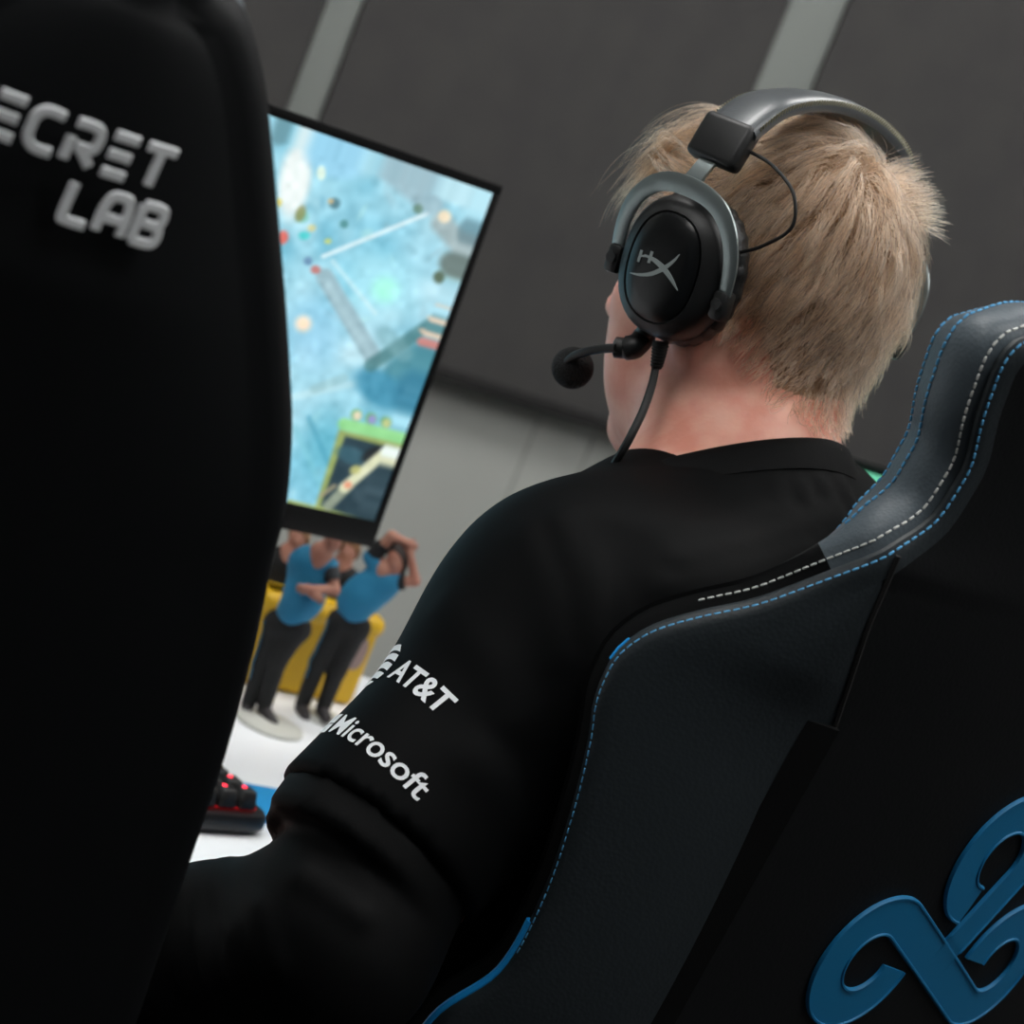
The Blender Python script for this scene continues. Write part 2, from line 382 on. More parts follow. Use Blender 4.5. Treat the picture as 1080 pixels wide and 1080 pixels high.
# jersey: torso and upper sleeves, loose, with folds; cut at collar, sleeve hems and waist
def nb_sdf(P): return smin(neck_sdf(P), torso_sdf(P), .05)
AD = nz(EL-SL); HEM = at(394, 893, 1.318)      # centre of the left hem
ADR = nz(ER-SR); HEMR = SR+ADR*.20
CLN = nz(nz(NK-NB)+.5*TY-.36*TX)               # collar plane normal
CLP = NB*.77+NK*.23
FOLD = []
def trap_sdf(P): return np.minimum(s_cap(P, NB-V3(0, 0, .008), SL+V3(0, 0, .005), .036, .042), s_cap(P, NB-V3(0, 0, .008), SR+V3(0, 0, .005), .036, .042))
def jersey_base(P):
    o = .014
    d = torso_sdf(P, o)
    for S in (SL, SR): d = smin(d, s_cap(P, NB-V3(0, 0, .026), S+V3(0, 0, .004), .044, .060), .06)
    tr = trap_sdf(P)-.0065
    q = P-CLP; c = q@CLN
    d = smin(d, smax(nb_sdf(P)-.0050, c, .004), .006); d = smin(d, tr, .012)
    d = smin(d, smax(s_cap(P, SL, HEM+AD*.02, .068, .066), (P-HEM)@AD, .004), .05)
    d = smin(d, smax(s_cap(P, SR, HEMR+ADR*.02, .068, .074), (P-HEMR)@ADR, .004), .05)
    return d
_s = lambda u, v: seen(jersey_base, u, v, .95)
for L_, r_, a_ in (([(598, 548), (622, 610), (634, 680), (630, 760)], .013, .0045), ([(650, 570), (664, 640), (662, 720)], .014, -.0035), ([(560, 560), (584, 620), (596, 690)], .012, .002),
                   ([(715, 590), (800, 570), (880, 542)], .011, .003), ([(700, 618), (780, 596), (850, 574)], .010, .0025), ([(690, 560), (760, 556), (830, 540)], .010, .002),
                   ([(868, 512), (884, 545)], .006, .003), ([(890, 515), (902, 540)], .006, .003), ([(846, 515), (862, 565)], .007, .0022), ([(820, 512), (826, 560)], .008, .0015),
                   ([(470, 640), (520, 700), (540, 760)], .014, .002), ([(500, 800), (540, 840), (560, 880)], .014, .003)):
    Q_ = [_s(*p) for p in L_]
    for a, b in zip(Q_[:-1], Q_[1:]): FOLD.append((a, b, r_, a_))
def jersey_sdf(P):
    d = jersey_base(P)
    rp, rn = np.zeros(len(P)), np.zeros(len(P))
    for a, b, r, s in FOLD:                    # soft ridges (s>0) and valleys
        c = s*np.exp(-(s_cap(P, a, b, 0)/r)**2); rp = np.maximum(rp, c); rn = np.minimum(rn, c)
    d = d-rp-rn
    d = smax(d, .60-P[:, 2], .01)
    for S, H, A in ((SL, HEM, AD), (SR, HEMR, ADR)):       # hollow sleeve end
        d = smax(d, -s_cap(P, H-A*.0, H+A*.1, .053), .004)
    return d
import time; _t0 = time.time()
M_SKIN = mat('skin', s2l(230,176,158), .5, sss=.25, spec=.35, bump=('noise', 420, .12, .001), var=(38, s2l(218,148,130)))
M_JERSEY = mat('black jersey knit', s2l(4,5,6), .66, spec=.07, bump=('noise', 900, .1, .0005))
person = empty('person', (PEL[0], PEL[1], 0), 'seated person with short blond hair in a black jersey, back turned, left arm forward', 'person')
P, Q = sdf_mesh(body_sdf, (.35, .95, -.0), (1.4, 1.95, 1.38), .0040)
body = link('body', mesh_np(P, Q), M_SKIN, person)
P, Q = sdf_mesh(jersey_sdf, (.45, .9, .5), (1.35, 1.5, 1.2), .006)
jersey = link('jersey', mesh_np(P, Q), M_JERSEY, person)
# ---- eyes, brows, collar
M_EYE = mat('eye white', (.75, .75, .74), .2); M_IRIS = mat('iris', s2l(70, 96, 120), .2)
for s in (-1, 1):
    e = MB().ball(hw((s*.032, .0785, .016)), .0116*HS, 16, 12).obj('eye', M_EYE, person)
    MB().ball(hw((s*.032, .0872, .0155)), V3(.0050, .0034, .0050)*HS, 14, 8, R=HR).obj('iris', M_IRIS, e)
M_BROW = mat('brow hair', s2l(140, 108, 74), .7)
for s in (-1, 1):
    c = [hw((s*x, y, z)) for x, y, z in ((.016, .097, .036), (.03, .091, .041), (.046, .075, .037))]
    c = [trace(head_sdf, p+HR[:, 1]*.03, -HR[:, 1])[0] for p in c]
    MB().tube(spline(c, 5), [.002, .0035, .004, .004, .0035, .0035, .003, .003, .002, .0015, .001][:11], 6).obj('eyebrow', M_BROW, person)
# ---- hair
def hair_len(q):
    """strand length by place on the head (head frame)"""
    z, y, x = q[2], q[1], abs(q[0])
    L = .012+.034*np.clip((z-.0)/.11, 0, 1)**1.0
    if y < -.02: L = max(L, .020+.022*np.clip((z+.03)/.10, 0, 1))
    if z > .06 and y > .02: L = .064+.012*float(np.clip((y-.03)/.03, 0, 1))
    if z < -.045: L *= max(.35, 1-(-.045-z)/.03)
    return L
def on_scalp(q):
    x, y, z = q
    if y > .015:                       # hair line of forehead and temples
        t = (y-.015)/.06
        lim = .02+.075*min(t*1.1, 1)
        if y > .078: return False
        return z > lim
    if y > -.030: return z > .002+(y+.03)*.4      # round the ear
    n = -.066+.012*(abs(x)/.05)**2
    if y < -.03: return z > (n if abs(x) < .052 else n+.02+(abs(x)-.052)*1.5)
    return True
WH = nz((.010, -.072, .100))           # the crown whorl
def flow(q, n):
    """combing direction on the scalp at q with normal n"""
    r = q-np.array([.012, -.062, .112])
    d = r-(r@n)*n; d = d/(np.linalg.norm(d)+1e-6)
    sw = np.cross(n, d)
    k = exp(-(np.linalg.norm(r)/.05)**2)
    g = d+sw*(.15+.8*k)
    if q[2] > .06 and q[1] > -.02: k = min(1, (q[1]+.02)/.04); g = g*(1-.9*k)+np.array([-.52, 1.0, .66])*k
    down = np.array([-.50, .28 if q[0] < -.02 else -.18, -1.0])
    w = np.clip((.085-q[2])/.06, 0, 1)*(1 if q[1] < .03 else .35)
    g = g*(1-w)+down*w
    g = g-(g@n)*n
    return g/(np.linalg.norm(g)+1e-6)
def head_l(Q): return headneck(HD+(Q@HR.T)*HS)/HS
def grad(Q, f=None):
    e = .002; f = f or head_l; d = f(Q); G = np.stack([f(Q+np.eye(3)[i]*e)-d for i in range(3)], 1)
    return G/(np.linalg.norm(G, axis=1)[:, None]+1e-9)
def headneck(P): return smin(head_sdf(P), neck_sdf(P), .026)
def scalp_pts(n):
    out = []
    while len(out) < n:
        u = rng.normal(size=(4000, 3)); u /= np.linalg.norm(u, axis=1)[:, None]
        c = np.array([0, -.01, .03]); p = trace(headneck, hw(c)+(u@HR.T)*.25, -(u@HR.T), .3)
        q = hl(p); keep = [k for k in range(len(q)) if on_scalp(q[k])]
        out += [q[k] for k in keep]
    return np.array(out[:n])
NSEG = 9
def grow(roots, jit, lift, lenmul):
    n = grad(roots); m = len(roots)
    S = np.zeros((m, NSEG, 3)); S[:, 0] = roots-n*.002
    lift = lift+1.05*np.clip((roots[:, 1]-.02)/.035, 0, 1)*(roots[:, 2] > .05)+.5*np.exp(-(np.linalg.norm(roots-np.array([.02, -.06, .10]), axis=1)/.04)**2)
    L = np.array([hair_len(q) for q in roots])*lenmul
    D = np.array([flow(q, k) for q, k in zip(roots, n)])+rng.normal(size=(m, 3))*jit
    D = D+n*(.45+lift)[:, None]; D /= np.linalg.norm(D, axis=1)[:, None]
    p = roots.copy()
    for i in range(1, NSEG):
        p = p+D*(L/(NSEG-1))[:, None]
        d = head_l(p); nn = grad(p)
        F = np.array([flow(q, k) for q, k in zip(p, nn)])
        D = D*.72+F*.28-nn*(.10+0*L)[:, None]; 
        lo = .0015+.0068*(i/NSEG)
        push = np.maximum(lo-d, 0); p = p+nn*push[:, None]
        D = D+nn*(push*60)[:, None]; D /= np.linalg.norm(D, axis=1)[:, None]
        S[:, i] = p
    return S
def flat_under_band(S):
    """strands lie flat under the headband"""
    P = S.reshape(-1, 3); 
    b = np.exp(-((P[:, 1]-BANDY)/.018)**2)*np.clip((P[:, 2]-.03)/.04, 0, 1)
    d = head_l(P); nn = grad(P); ex = np.maximum(d-.006, 0)*b
    return (P-nn*ex[:, None]).reshape(S.shape)
BANDY = .002
NG, NC = 1300, 16
G = scalp_pts(NG)
GS = grow(G, .30, np.clip(rng.normal(.12, .22, NG), -.2, .9), rng.uniform(.8, 1.25, NG))
R = scalp_pts(NG*NC)
from mathutils.kdtree import KDTree
kd = KDTree(NG)
for i, g in enumerate(G): kd.insert(Vector(g), i)
kd.balance()
near = np.array([kd.find(Vector(r))[1] for r in R])
n0 = grad(R); t = np.linspace(0, 1, NSEG)[None, :, None]
off = (R-G[near])[:, None, :]
ls = rng.uniform(.75, 1.08, len(R))
base = GS[near]; base = base[:, :1]+(base-base[:, :1])*ls[:, None, None]
S = base+off*(1-.70*t**1.2)+(rng.normal(size=(len(R), 1, 3))*.0022)*t+rng.normal(size=(len(R), 1, 3))*.0012*np.sin(t*5+rng.uniform(0, 6, (len(R), 1, 1)))
# fly-aways, and the tuft that stands off the crown
fl = G[rng.choice(NG, 420)]; SF = grow(fl, .5, rng.uniform(.3, 1.6, len(fl)), rng.uniform(.65, 1.1, len(fl)))
tp = R[[k for k in range(len(R)) if np.linalg.norm(R[k]-np.array([.026, -.066, .098])) < .026]][:520]
st = np.zeros((len(tp), NSEG, 3)); dirs = np.array([.6, -.6, .5])+rng.normal(size=(len(tp), 3))*.22
for i in range(NSEG):
    a = i/(NSEG-1); L = .036*rng.uniform(.6, 1.0, len(tp)) if i == 0 else L
    st[:, i] = tp+(dirs/np.linalg.norm(dirs, axis=1)[:, None]*a+np.array([.0, 0, -.35])*a*a*.5)*L[:, None]
S = np.concatenate([flat_under_band(S), flat_under_band(SF), st])
W = HD+(S.reshape(-1, 3)@HR.T)*HS
hc = bpy.data.hair_curves.new('hair'); hc.add_curves([NSEG]*len(S))
hc.attributes['position'].data.foreach_set('vector', W.astype(np.float32).ravel())
ra = hc.attributes.get('radius') or hc.attributes.new('radius', 'FLOAT', 'POINT')
rad = (np.array([1, 1, 1, 1, .95, .9, .8, .6, .25])*.000140)[None, :]*rng.uniform(.8, 1.25, (len(S), 1))
ra.data.foreach_set('value', rad.astype(np.float32).ravel())
M_HAIR = bpy.data.materials.new('blond hair'); M_HAIR.use_nodes = True; nt = M_HAIR.node_tree; nt.nodes.clear()
out = nt.nodes.new('ShaderNodeOutputMaterial'); hb = nt.nodes.new('ShaderNodeBsdfHairPrincipled'); hb.parametrization = 'COLOR'
hi = nt.nodes.new('ShaderNodeHairInfo'); rp = nt.nodes.new('ShaderNodeValToRGB')
rp.color_ramp.elements[0].color = s2l(72, 50, 37)+(1,); rp.color_ramp.elements[1].color = s2l(192, 154, 122)+(1,)
nt.links.new(hi.outputs['Random'], rp.inputs[0]); nt.links.new(rp.outputs[0], hb.inputs['Color'])
hb.inputs['Roughness'].default_value = .38; hb.inputs['Radial Roughness'].default_value = .45
nt.links.new(hb.outputs[0], out.inputs[0])
hair = bpy.data.objects.new('hair', hc); COL.objects.link(hair); hc.materials.append(M_HAIR)
hair.parent = person; hair.matrix_parent_inverse = wmat(person).inverted()
tag(hair, 'short messy blond hair', kind='stuff')
M_SCALP = mat('hair roots', s2l(132, 104, 78), .7)
body.data.materials.append(M_SCALP)
fc = np.zeros(len(body.data.polygons)*3); body.data.polygons.foreach_get('center', fc); fc = fc.reshape(-1, 3)
mi = np.zeros(len(fc), np.int32); hn = np.where(np.linalg.norm(fc-HD, axis=1) < .16)[0]
for i, q in zip(hn, hl(fc[hn])):
    if q[2] > -.042 and on_scalp(q+np.array([0, .004, -.004])) and on_scalp(q) and abs(q[0]) < .085: mi[i] = 1
body.data.polygons.foreach_set('material_index', mi)
# ================================================================== the headset
M_HSBLK = mat('matt black plastic', s2l(22,23,24), .45, bump=('noise', 900, .05, .0004))
M_HSGLS = mat('gloss black plate', s2l(9,11,13), .30, spec=.4)
M_HSPAD = mat('black leatherette', s2l(17,18,19), .42, bump=('noise', 260, .35, .002))
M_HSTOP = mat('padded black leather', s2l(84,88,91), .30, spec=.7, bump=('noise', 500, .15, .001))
M_ALU = mat('brushed aluminium', s2l(150,158,158), .38, .9)
M_ALUD = mat('grey aluminium', s2l(140,150,150), .36, .8, bump=('noise', 900, .08, .0004))
M_EMB = mat('pale emblem print', s2l(150,160,160), .4)
M_FOAM = mat('black foam', s2l(14,14,15), .95, bump=('noise', 700, .8, .003))
M_CORD = mat('black cord', s2l(13,14,15), .6)
M_STI = mat('pale stitch thread', s2l(150,146,120), .7)
headset = empty('headset', hw((0, 0, .13)), 'black over-ear headset with aluminium forks and a boom microphone on the blond head', 'headset')
BANDC = []
def oval(a, b, n=40, p=2.3):
    t = np.linspace(0, 2*pi, n, endpoint=False); c, s = np.cos(t), np.sin(t)
    return np.stack([a*np.sign(c)*np.abs(c)**(2/p), b*np.sign(s)*np.abs(s)**(2/p)], 1)
for s in (-1, 1):
    n = HR@nz((s, -.06 , -.10)); u = HR@nz((-s*.0, 0, 1)); u = nz(u-(u@n)*n); w = np.cross(u, n)*(-s if s < 0 else -s)
    w = nz(HR[:, 1]-(HR[:, 1]@n)*n-(HR[:, 1]@u)*u); u, w = u*cos(.13)-w*sin(.13), w*cos(.13)+u*sin(.13)
    c0 = hw((s*(.080 if s < 0 else .075), -.009 if s < 0 else -.003, .022 if s < 0 else .019))
    K = .86
    cw = lambda a, b, c: c0+K*(a*w+b*u)+c*n
    ring = lambda A, B, c: [cw(x, y, c) for x, y in oval(A, B)]
    cup = MB().loft([ring(.036, .044, .020), ring(.0415, .0485, .0205), ring(.0435, .0505, .023), ring(.0435, .0505, .031), ring(.042, .049, .036), ring(.038, .0455, .041), ring(.0305, .0395, .0440), ring(.0295, .0385, .0428)], mi=0).obj('ear_cup', M_HSBLK, headset)
    pl = MB().loft([ring(.0292, .0382, .0418), ring(.0288, .0378, .0440), ring(.026, .035, .0458), ring(.018, .025, .0474), ring(.009, .012, .0480), ring(.001, .0013, .0482)]).obj('faceplate', M_HSGLS, cup)
    # cushion: a wrinkled oval ring
    pr = []
    for k in range(14):
        t = 2*pi*k/14; pr.append((.0085*cos(t), .0088*sin(t)))
    N = 96; V = []
    ov = oval(.0385, .0455, N)
    for i in range(N):
        d = nz(np.r_[ov[i], 0])[:2]; wr = 1+.09*sin(i*2*pi*26/N)*(1 if True else 0)
        V.append([cw(ov[i][0]+d[0]*x*wr, ov[i][1]+d[1]*x*wr, .0180+y) for x, y in pr])
    V.append(V[0]); MB().loft(V, cap=False).obj('ear_cushion', M_HSPAD, headset)
    # fork
    A = [( .0475, -.008, .034), (.0485, .006, .036), (.047, .022, .038), (.041, .038, .040), (.029, .051, .041), (.012, .0575, .042), (-.012, .0575, .042), (-.029, .051, .041), (-.041, .038, .040), (-.047, .022, .038), (-.0485, .006, .036), (-.0475, -.008, .034)]
    A = spline(A, 6); m = len(A); V = []
    for i, p in enumerate(A):
        tt = A[min(i+1, m-1)]-A[max(i-1, 0)]; tt = nz(tt); o = nz(np.cross(tt, (0, 0, 1))); o = o if o@np.array([p[0], p[1]+.01, 0]) > 0 else -o
        hwid = .0035+.0025*(1-abs(2*i/(m-1)-1))**.7+.001
        th = .0013
        V.append([cw(*(p+o*x*hwid+np.array([0, 0, 1])*y*th)) for x, y in ((-1, -.6), (-.8, -1), (.8, -1), (1, -.6), (1, .6), (.8, 1), (-.8, 1), (-1, .6))])
    fk = MB().loft(V)
    stem = [(0.001, .054, .0415, .013), (0.0, .060, .042, .0085), (-.001, .067, .040, .0068), (-.002, .076, .035, .0068), (-.003, .086, .027, .0068)]
    V = [[cw(a+x*h, b, c+y*.0014) for x, y in ((-1, -1), (1, -1), (1, 1), (-1, 1))] for a, b, c, h in stem]
    fk.loft(V); fork = fk.obj('fork', M_ALUD, headset)
    for a in (.0475, -.0475):
        h = MB(); Rw = np.stack([w, u, n], 1)
        h.box(cw(a, -.010, .033), (.010, .018, .012), Rw, .0028); h.tube([cw(a, -.009, .034), cw(a, -.009, .0405)], .0035, 12)
        h.obj('hinge', M_HSBLK, fork)
    # end block of the band
    z = HR[:, 2]
    bk = MB(); Rw = np.stack([w, u, n], 1)
    tb = rot(tuple(w), radians(24*(-s)))
    bc = cw(-.003, .092 if s < 0 else .094, .026 if s < 0 else .010); BANDC.append((bc, tb@u, w, tb@n))
    bk.box(bc, (.036, .029, .0135), tb@Rw, .004, seg=3); bk.obj('end_block', M_HSBLK, headset)
    if s < 0:
        MIC0 = cw(.010, -.040, .028)
        J = np.array([np.array(px(cw(.001, 0, .047)))-px(cw(0, 0, .047)), np.array(px(cw(0, .001, .047)))-px(cw(0, 0, .047))]).T*1000
        Ji = np.linalg.inv(J)
        ec = np.array([272, 582])
        def em(x, y):
            a, b = Ji@((np.array([x, y])-ec)/4.69); k = (a/.0288)**2+(b/.0378)**2
            return cw(a, b, .0486-.0042*k**1.4)
        e = MB()
        def stroke(P, W):
            P = spline(P, 6); k = len(P); W = np.interp(np.linspace(0, 1, k), np.linspace(0, 1, len(W)), W); V = []
            for i in range(k):
                t = nz(P[min(i+1, k-1)]-P[max(i-1, 0)]); o = np.array([-t[1], t[0]])
                a, b = em(*(P[i]+o*W[i])), em(*(P[i]-o*W[i])); V.append([a, b, b+n*.0005, a+n*.0005])
            e.loft(V)
        stroke([(188, 496), (180, 525), (171, 554)], [7, 7, 7]); stroke([(245, 503), (237, 530), (228, 560)], [7, 7, 7]); stroke([(180, 524), (210, 526), (240, 531)], [5, 5, 5])
        stroke([(120, 608), (180, 618), (240, 614), (300, 588), (345, 555), (376, 518)], [1, 7, 10, 11, 7, 1])
        stroke([(205, 520), (255, 545), (300, 585), (335, 635), (362, 695)], [3, 10, 13, 9, 1])
        e.obj('emblem', M_EMB, cup)
    # thin wire from band to cup
    a = bc-w*.018-n*.004; f = 1 if s < 0 else .35
    wire = spline([a, a-f*w*.020-u*.002+n*.004, a-f*w*.040-u*.012+n*.006, a-f*w*.046-u*.030+n*.006, a-f*w*.030-u*.047+n*.004, cw(-.040, .026, .022)], 8)
    MB().tube(wire, .0011, 8).obj('wire', M_CORD, headset)
# headband: padded strip over the crown
L0, R0_ = BANDC
def bl(P): return HR.T@(P-HD)
pL, pR = bl(L0[0]+L0[1]*.008), bl(R0_[0]+R0_[1]*.008)
topz = .135
tt_ = np.linspace(0, 1, 9); Hh = topz-.5*(pL[2]+pR[2])
mid = [np.array([pL[0]+(pR[0]-pL[0])*t, pL[1]+(pR[1]-pL[1])*t, pL[2]*(1-t)+pR[2]*t+Hh*(4*t*(1-t))**.72]) for t in tt_]
mid = spline(mid, 7); m = len(mid); V = []; edge = [[], []]
for i, p in enumerate(mid):
    t = nz(mid[min(i+1, m-1)]-mid[max(i-1, 0)]); y = np.array([0, 1., 0]); o = nz(np.cross(y, -t)); o = o if o@(p-np.array([0, p[1], .02])) > 0 else -o
    H, T = .0195, .0062
    sec = [(-1, -.1), (-.97, .35), (-.85, .72), (-.5, .95), (0, 1.05), (.5, .95), (.85, .72), (.97, .35), (1, -.1), (.9, -.7), (.5, -1), (0, -1.05), (-.5, -1), (-.9, -.7)]
    V.append([HD+HR@(p+y*H*a+o*T*b) for a, b in sec])
    edge[0].append(HD+HR@(p-y*H*1.0+o*T*.25)); edge[1].append(HD+HR@(p+y*H*1.0+o*T*.25))
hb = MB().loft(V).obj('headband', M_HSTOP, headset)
for e in edge:
    st = MB()
    P = resample(spline(e, 4), .0026)
    for i in range(2, len(P)-3):
        q = P[i]; t = nz(P[i+1]-P[i-1]); o = nz(q-(HD+HR[:, 2]*.03)); st.cap(q+o*.0016+t*.0003, q-o*.0016-t*.0003, .00055, 5)
    st.obj('stitching', M_STI, hb)
# microphone
mb = MB(); k = lambda u_, v_, d: at(u_, v_, d)
mb.tube(spline([MIC0, k(680, 354, 1.462), k(670, 365, 1.458), k(659, 367, 1.460), k(648, 366, 1.462)], 5), [.0062]*5+[.0072]*5+[.0076]*5+[.0066]*5+[.0050], 14)
mb.tube(spline([k(650, 367, 1.455), k(635, 368, 1.462), k(618, 371, 1.470), k(605, 376, 1.478), k(597, 383, 1.483)], 6), .0028, 10)
mb.obj('microphone_boom', M_HSBLK, headset)
MB().ball(k(604, 388, 1.492), .0132, 24, 16).obj('microphone_foam', M_FOAM, headset)
c = MB(); c.tube(spline([k(697, 360, 1.446), k(695, 375, 1.447), k(692, 388, 1.449)], 4), [.0050, .0048, .0046, .0044, .0042, .0040, .0038, .0036, .0034], 12)
for i in range(7): c.tube([k(696.5-i*.6, 364+i*3.4, 1.4465), k(696.3-i*.6, 365.6+i*3.4, 1.4467)], .0052-.0002*i, 12)
on_chest = lambda X: trace(jersey_sdf, X+TY*.3, -TY, .5)[0]+TY*.0075
_n = at(640, 497, 1.46)
c.tube(spline([k(692, 386, 1.449), k(687, 408, 1.442), k(677, 436, 1.432), k(662, 466, 1.428), k(649, 488, 1.436), k(640, 503, 1.458)]+[on_chest(NB*.60+SL*.40+V3(0, 0, z)) for z in (-.02, -.07, -.14, -.22)]+[V3(.84, 1.43, DESK+.03), V3(.90, 1.50, DESK+.0075), V3(1.0, 1.72, DESK+.0075)], 8), .0026, 8)
c.obj('cord', M_CORD, headset)
# ================================================================== gaming chairs
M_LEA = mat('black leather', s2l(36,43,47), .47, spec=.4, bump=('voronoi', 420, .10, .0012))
M_LEAG = mat('charcoal leather side and rim light', s2l(78,88,95), .46, spec=.45, bump=('voronoi', 480, .14, .0012))
M_SUE = mat('black suede', s2l(10,11,12), .95, spec=.1, sheen=.02, bump=('noise', 800, .2, .0006))
M_REAR = mat('black rear leather', s2l(15,17,19), .6, spec=.2, bump=('voronoi', 420, .08, .001))
M_BST = mat('blue stitch thread', s2l(86,164,214), .6); M_WST = mat('white stitch thread', s2l(205,208,205), .6)
M_PIP = mat('bright blue piping', s2l(24,150,226), .45)
M_C9 = mat('blue embroidery', s2l(0,114,166), .55, bump=('noise', 1500, .4, .0006))
M_SEAM = mat('dark seam', s2l(6,6,7), .8)
M_WHT = mat('silver grey embroidery', s2l(238,242,245), .6)
M_METD = mat('dark metal', s2l(30,31,33), .4, .8); M_PLA = mat('black nylon', s2l(18,18,19), .5)
def cframe(yr, rec):
    Yh = V3(-sin(yr), cos(yr), 0); Z = V3(0, 0, 1)
    return np.stack([V3(cos(yr), sin(yr), 0), cos(rec)*Yh+sin(rec)*Z, -sin(rec)*Yh+cos(rec)*Z], 1)
def dashes(mb, P, pitch, L, r, lift, up):
    P = resample(P, pitch/6); m = len(P); per = 6
    for i in range(0, m-per, per):
        k = int(L/pitch*6); u = up(P[i]) if callable(up) else up
        mb.cap(P[i]+u*lift, P[i+k]+u*lift, r, 6)
def chair_back(root, T, p0, half, xa, seam, mats, thick, wingN, grey_z, n_bulge=.014, plain=False, psc=lambda p: 1.):
    """half: left outline (x, y, z) from the top centre down; seam(z)->x of the panel seam or None. T: local axes, p0: origin"""
    w = lambda p: p0+T@np.asarray(p, float)
    H = resample(spline(half, 8), .007); m = len(H)
    Nrm = np.array([wingN(p) for p in H])                     # rear normal along the outline
    K_ = 21; Nrm = np.stack([np.convolve(np.pad(Nrm[:, i], K_//2, 'edge'), np.hanning(K_+2)[1:-1]/np.hanning(K_+2).sum(), 'valid') for i in range(3)], 1); Nrm /= np.linalg.norm(Nrm, axis=1)[:, None]
    tan = np.gradient(H, axis=0); tan /= np.linalg.norm(tan, axis=1)[:, None]
    out = np.cross(tan, Nrm); out /= np.linalg.norm(out, axis=1)[:, None]
    if out[m//2][0] > 0: out = -out
    out = np.stack([np.convolve(np.pad(out[:, i], 4, 'edge'), np.ones(9)/9, 'valid') for i in range(3)], 1); out /= np.linalg.norm(out, axis=1)[:, None]
    mir = lambda p: np.array([2*xa-p[0], p[1], p[2]])
    prof = [(-.010, -.002), (-.004, -.0015), (0, .0), (.003, .004), (.0032, .008), (.0005, .0115), (.0010, .013), (.0055, .0165), (.009, .022)]
    if plain: prof = [(-.014, -.0035), (-.007, -.0025), (-.001, 0), (.003, .004), (.0055, .008), (.0072, .012), (.0082, .016), (.0088, .02), (.009, .024)]
    prof2 = [(.0112, .34), (.0105, .55), (.0065, .78), (.002, .90), (-.005, .97), (-.014, 1.0), (-.030, 1.0)]
    def P(i, j):
        if j < len(prof): o, f = prof[j]; f = f*psc(H[i])
        else: o, f = prof2[j-len(prof)]; f0 = prof[-1][1]*psc(H[i]); f = f0+(f-.2)/.8*(thick(H[i])-f0)
        sc = min(1, max(0.02, (xa-H[i][0])/.03))               # pinch at the top centre
        q = H[i]+out[i]*o-Nrm[i]*f
        q[0] = min(q[0], xa-.0005*j*0); return q
    nj = len(prof)+len(prof2)
    G = np.array([[P(i, j) for j in range(nj)] for i in range(m)])
    rear, front = MB(), MB(); bands = []
    for sgn in (0, 1):
        A = G if sgn == 0 else np.array([[mir(p) for p in r] for r in G])
        A = np.array([[w(p) for p in r] for r in A])
        g0 = np.searchsorted(-H[:, 2], -grey_z)
        rear.loft(A[:, :7], False, False)
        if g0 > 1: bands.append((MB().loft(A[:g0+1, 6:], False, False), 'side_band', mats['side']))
        if g0 < m-1: bands.append((MB().loft(A[g0:, 6:], False, False), 'side_strip', mats['strip']))
    def ysurf(x, z):
        xs = seam(z) if seam else None
        h = xa-(xs if xs is not None else -.02)
        return -n_bulge*max(0, 1-((x-xa)/h)**2)
    rows = []; fr = []
    for i in range(m):
        L = G[i, 0]; xs = seam(L[2]) if seam else None
        left = []
        if xs is not None and xs > L[0]+.004:
            S = np.array([xs, 0, L[2]])
            for k in range(10):
                t = k/10; q = L*(1-t)+S*t; q[1] -= .010*sin(pi*t)*min(1, (xs-L[0])/.06); left.append(q)
        else:
            xs = L[0]; left = [L.copy()]*10
        y0 = 0 if xs > L[0]+.004 else L[1]
        mid = []
        for k in range(21):
            x = xs+(xa-xs)*k/20; c = k/20
            mid.append(np.array([x, y0*(1-c)**2*(1)-n_bulge*(1-(1-c)**2)*min(1, (xa-xs)/.1), L[2]]))
        half_ = left+mid; full = half_+[mir(p) for p in half_[:-1][::-1]]
        rows.append([w(p) for p in full])
        F = G[i, -1]; ff = [F*(1-t)+np.array([xa, F[1]*.1+thick(H[i])*.1, F[2]])*t-np.array([0, 1, 0])*.02*sin(pi*t)*0 for t in np.linspace(0, 1, 10)]
        fr.append([w(p) for p in ff+[mir(p) for p in ff[:-1][::-1]]])
    rear.v, rear.n = rear.v, rear.n
    n0 = len(rows[0]); rows = np.array(rows)
    ra = MB(); ra.v, ra.f, ra.m, ra.n = rear.v, rear.f, rear.m, rear.n
    f1, f2 = [], []
    for i in range(m-1):
        for k in range(n0-1):
            q = (i*n0+k, i*n0+k+1, (i+1)*n0+k+1, (i+1)*n0+k)
            (f1 if (k < 10 or k >= n0-11) else f2).append(q)
    ra.add(rows.reshape(-1, 3), f1, 0); ra.add(rows.reshape(-1, 3), f2, 1)
    fr = np.array(fr); n1 = fr.shape[1]
    front.loft(fr, False, False)
    b = len(front.v); front.add([*rows[-1], *fr[-1]], [tuple(range(n0))+tuple(range(n0+n1-1, n0-1, -1))])
    bp = ra.obj('backrest', mats['rear'], root)
    for p, nm, mt in bands+[(front, 'front_cushion', mats['strip'])]: p.obj(nm, mt, root)
    return H, G, w, mir, bp, Nrm, out, ysurf
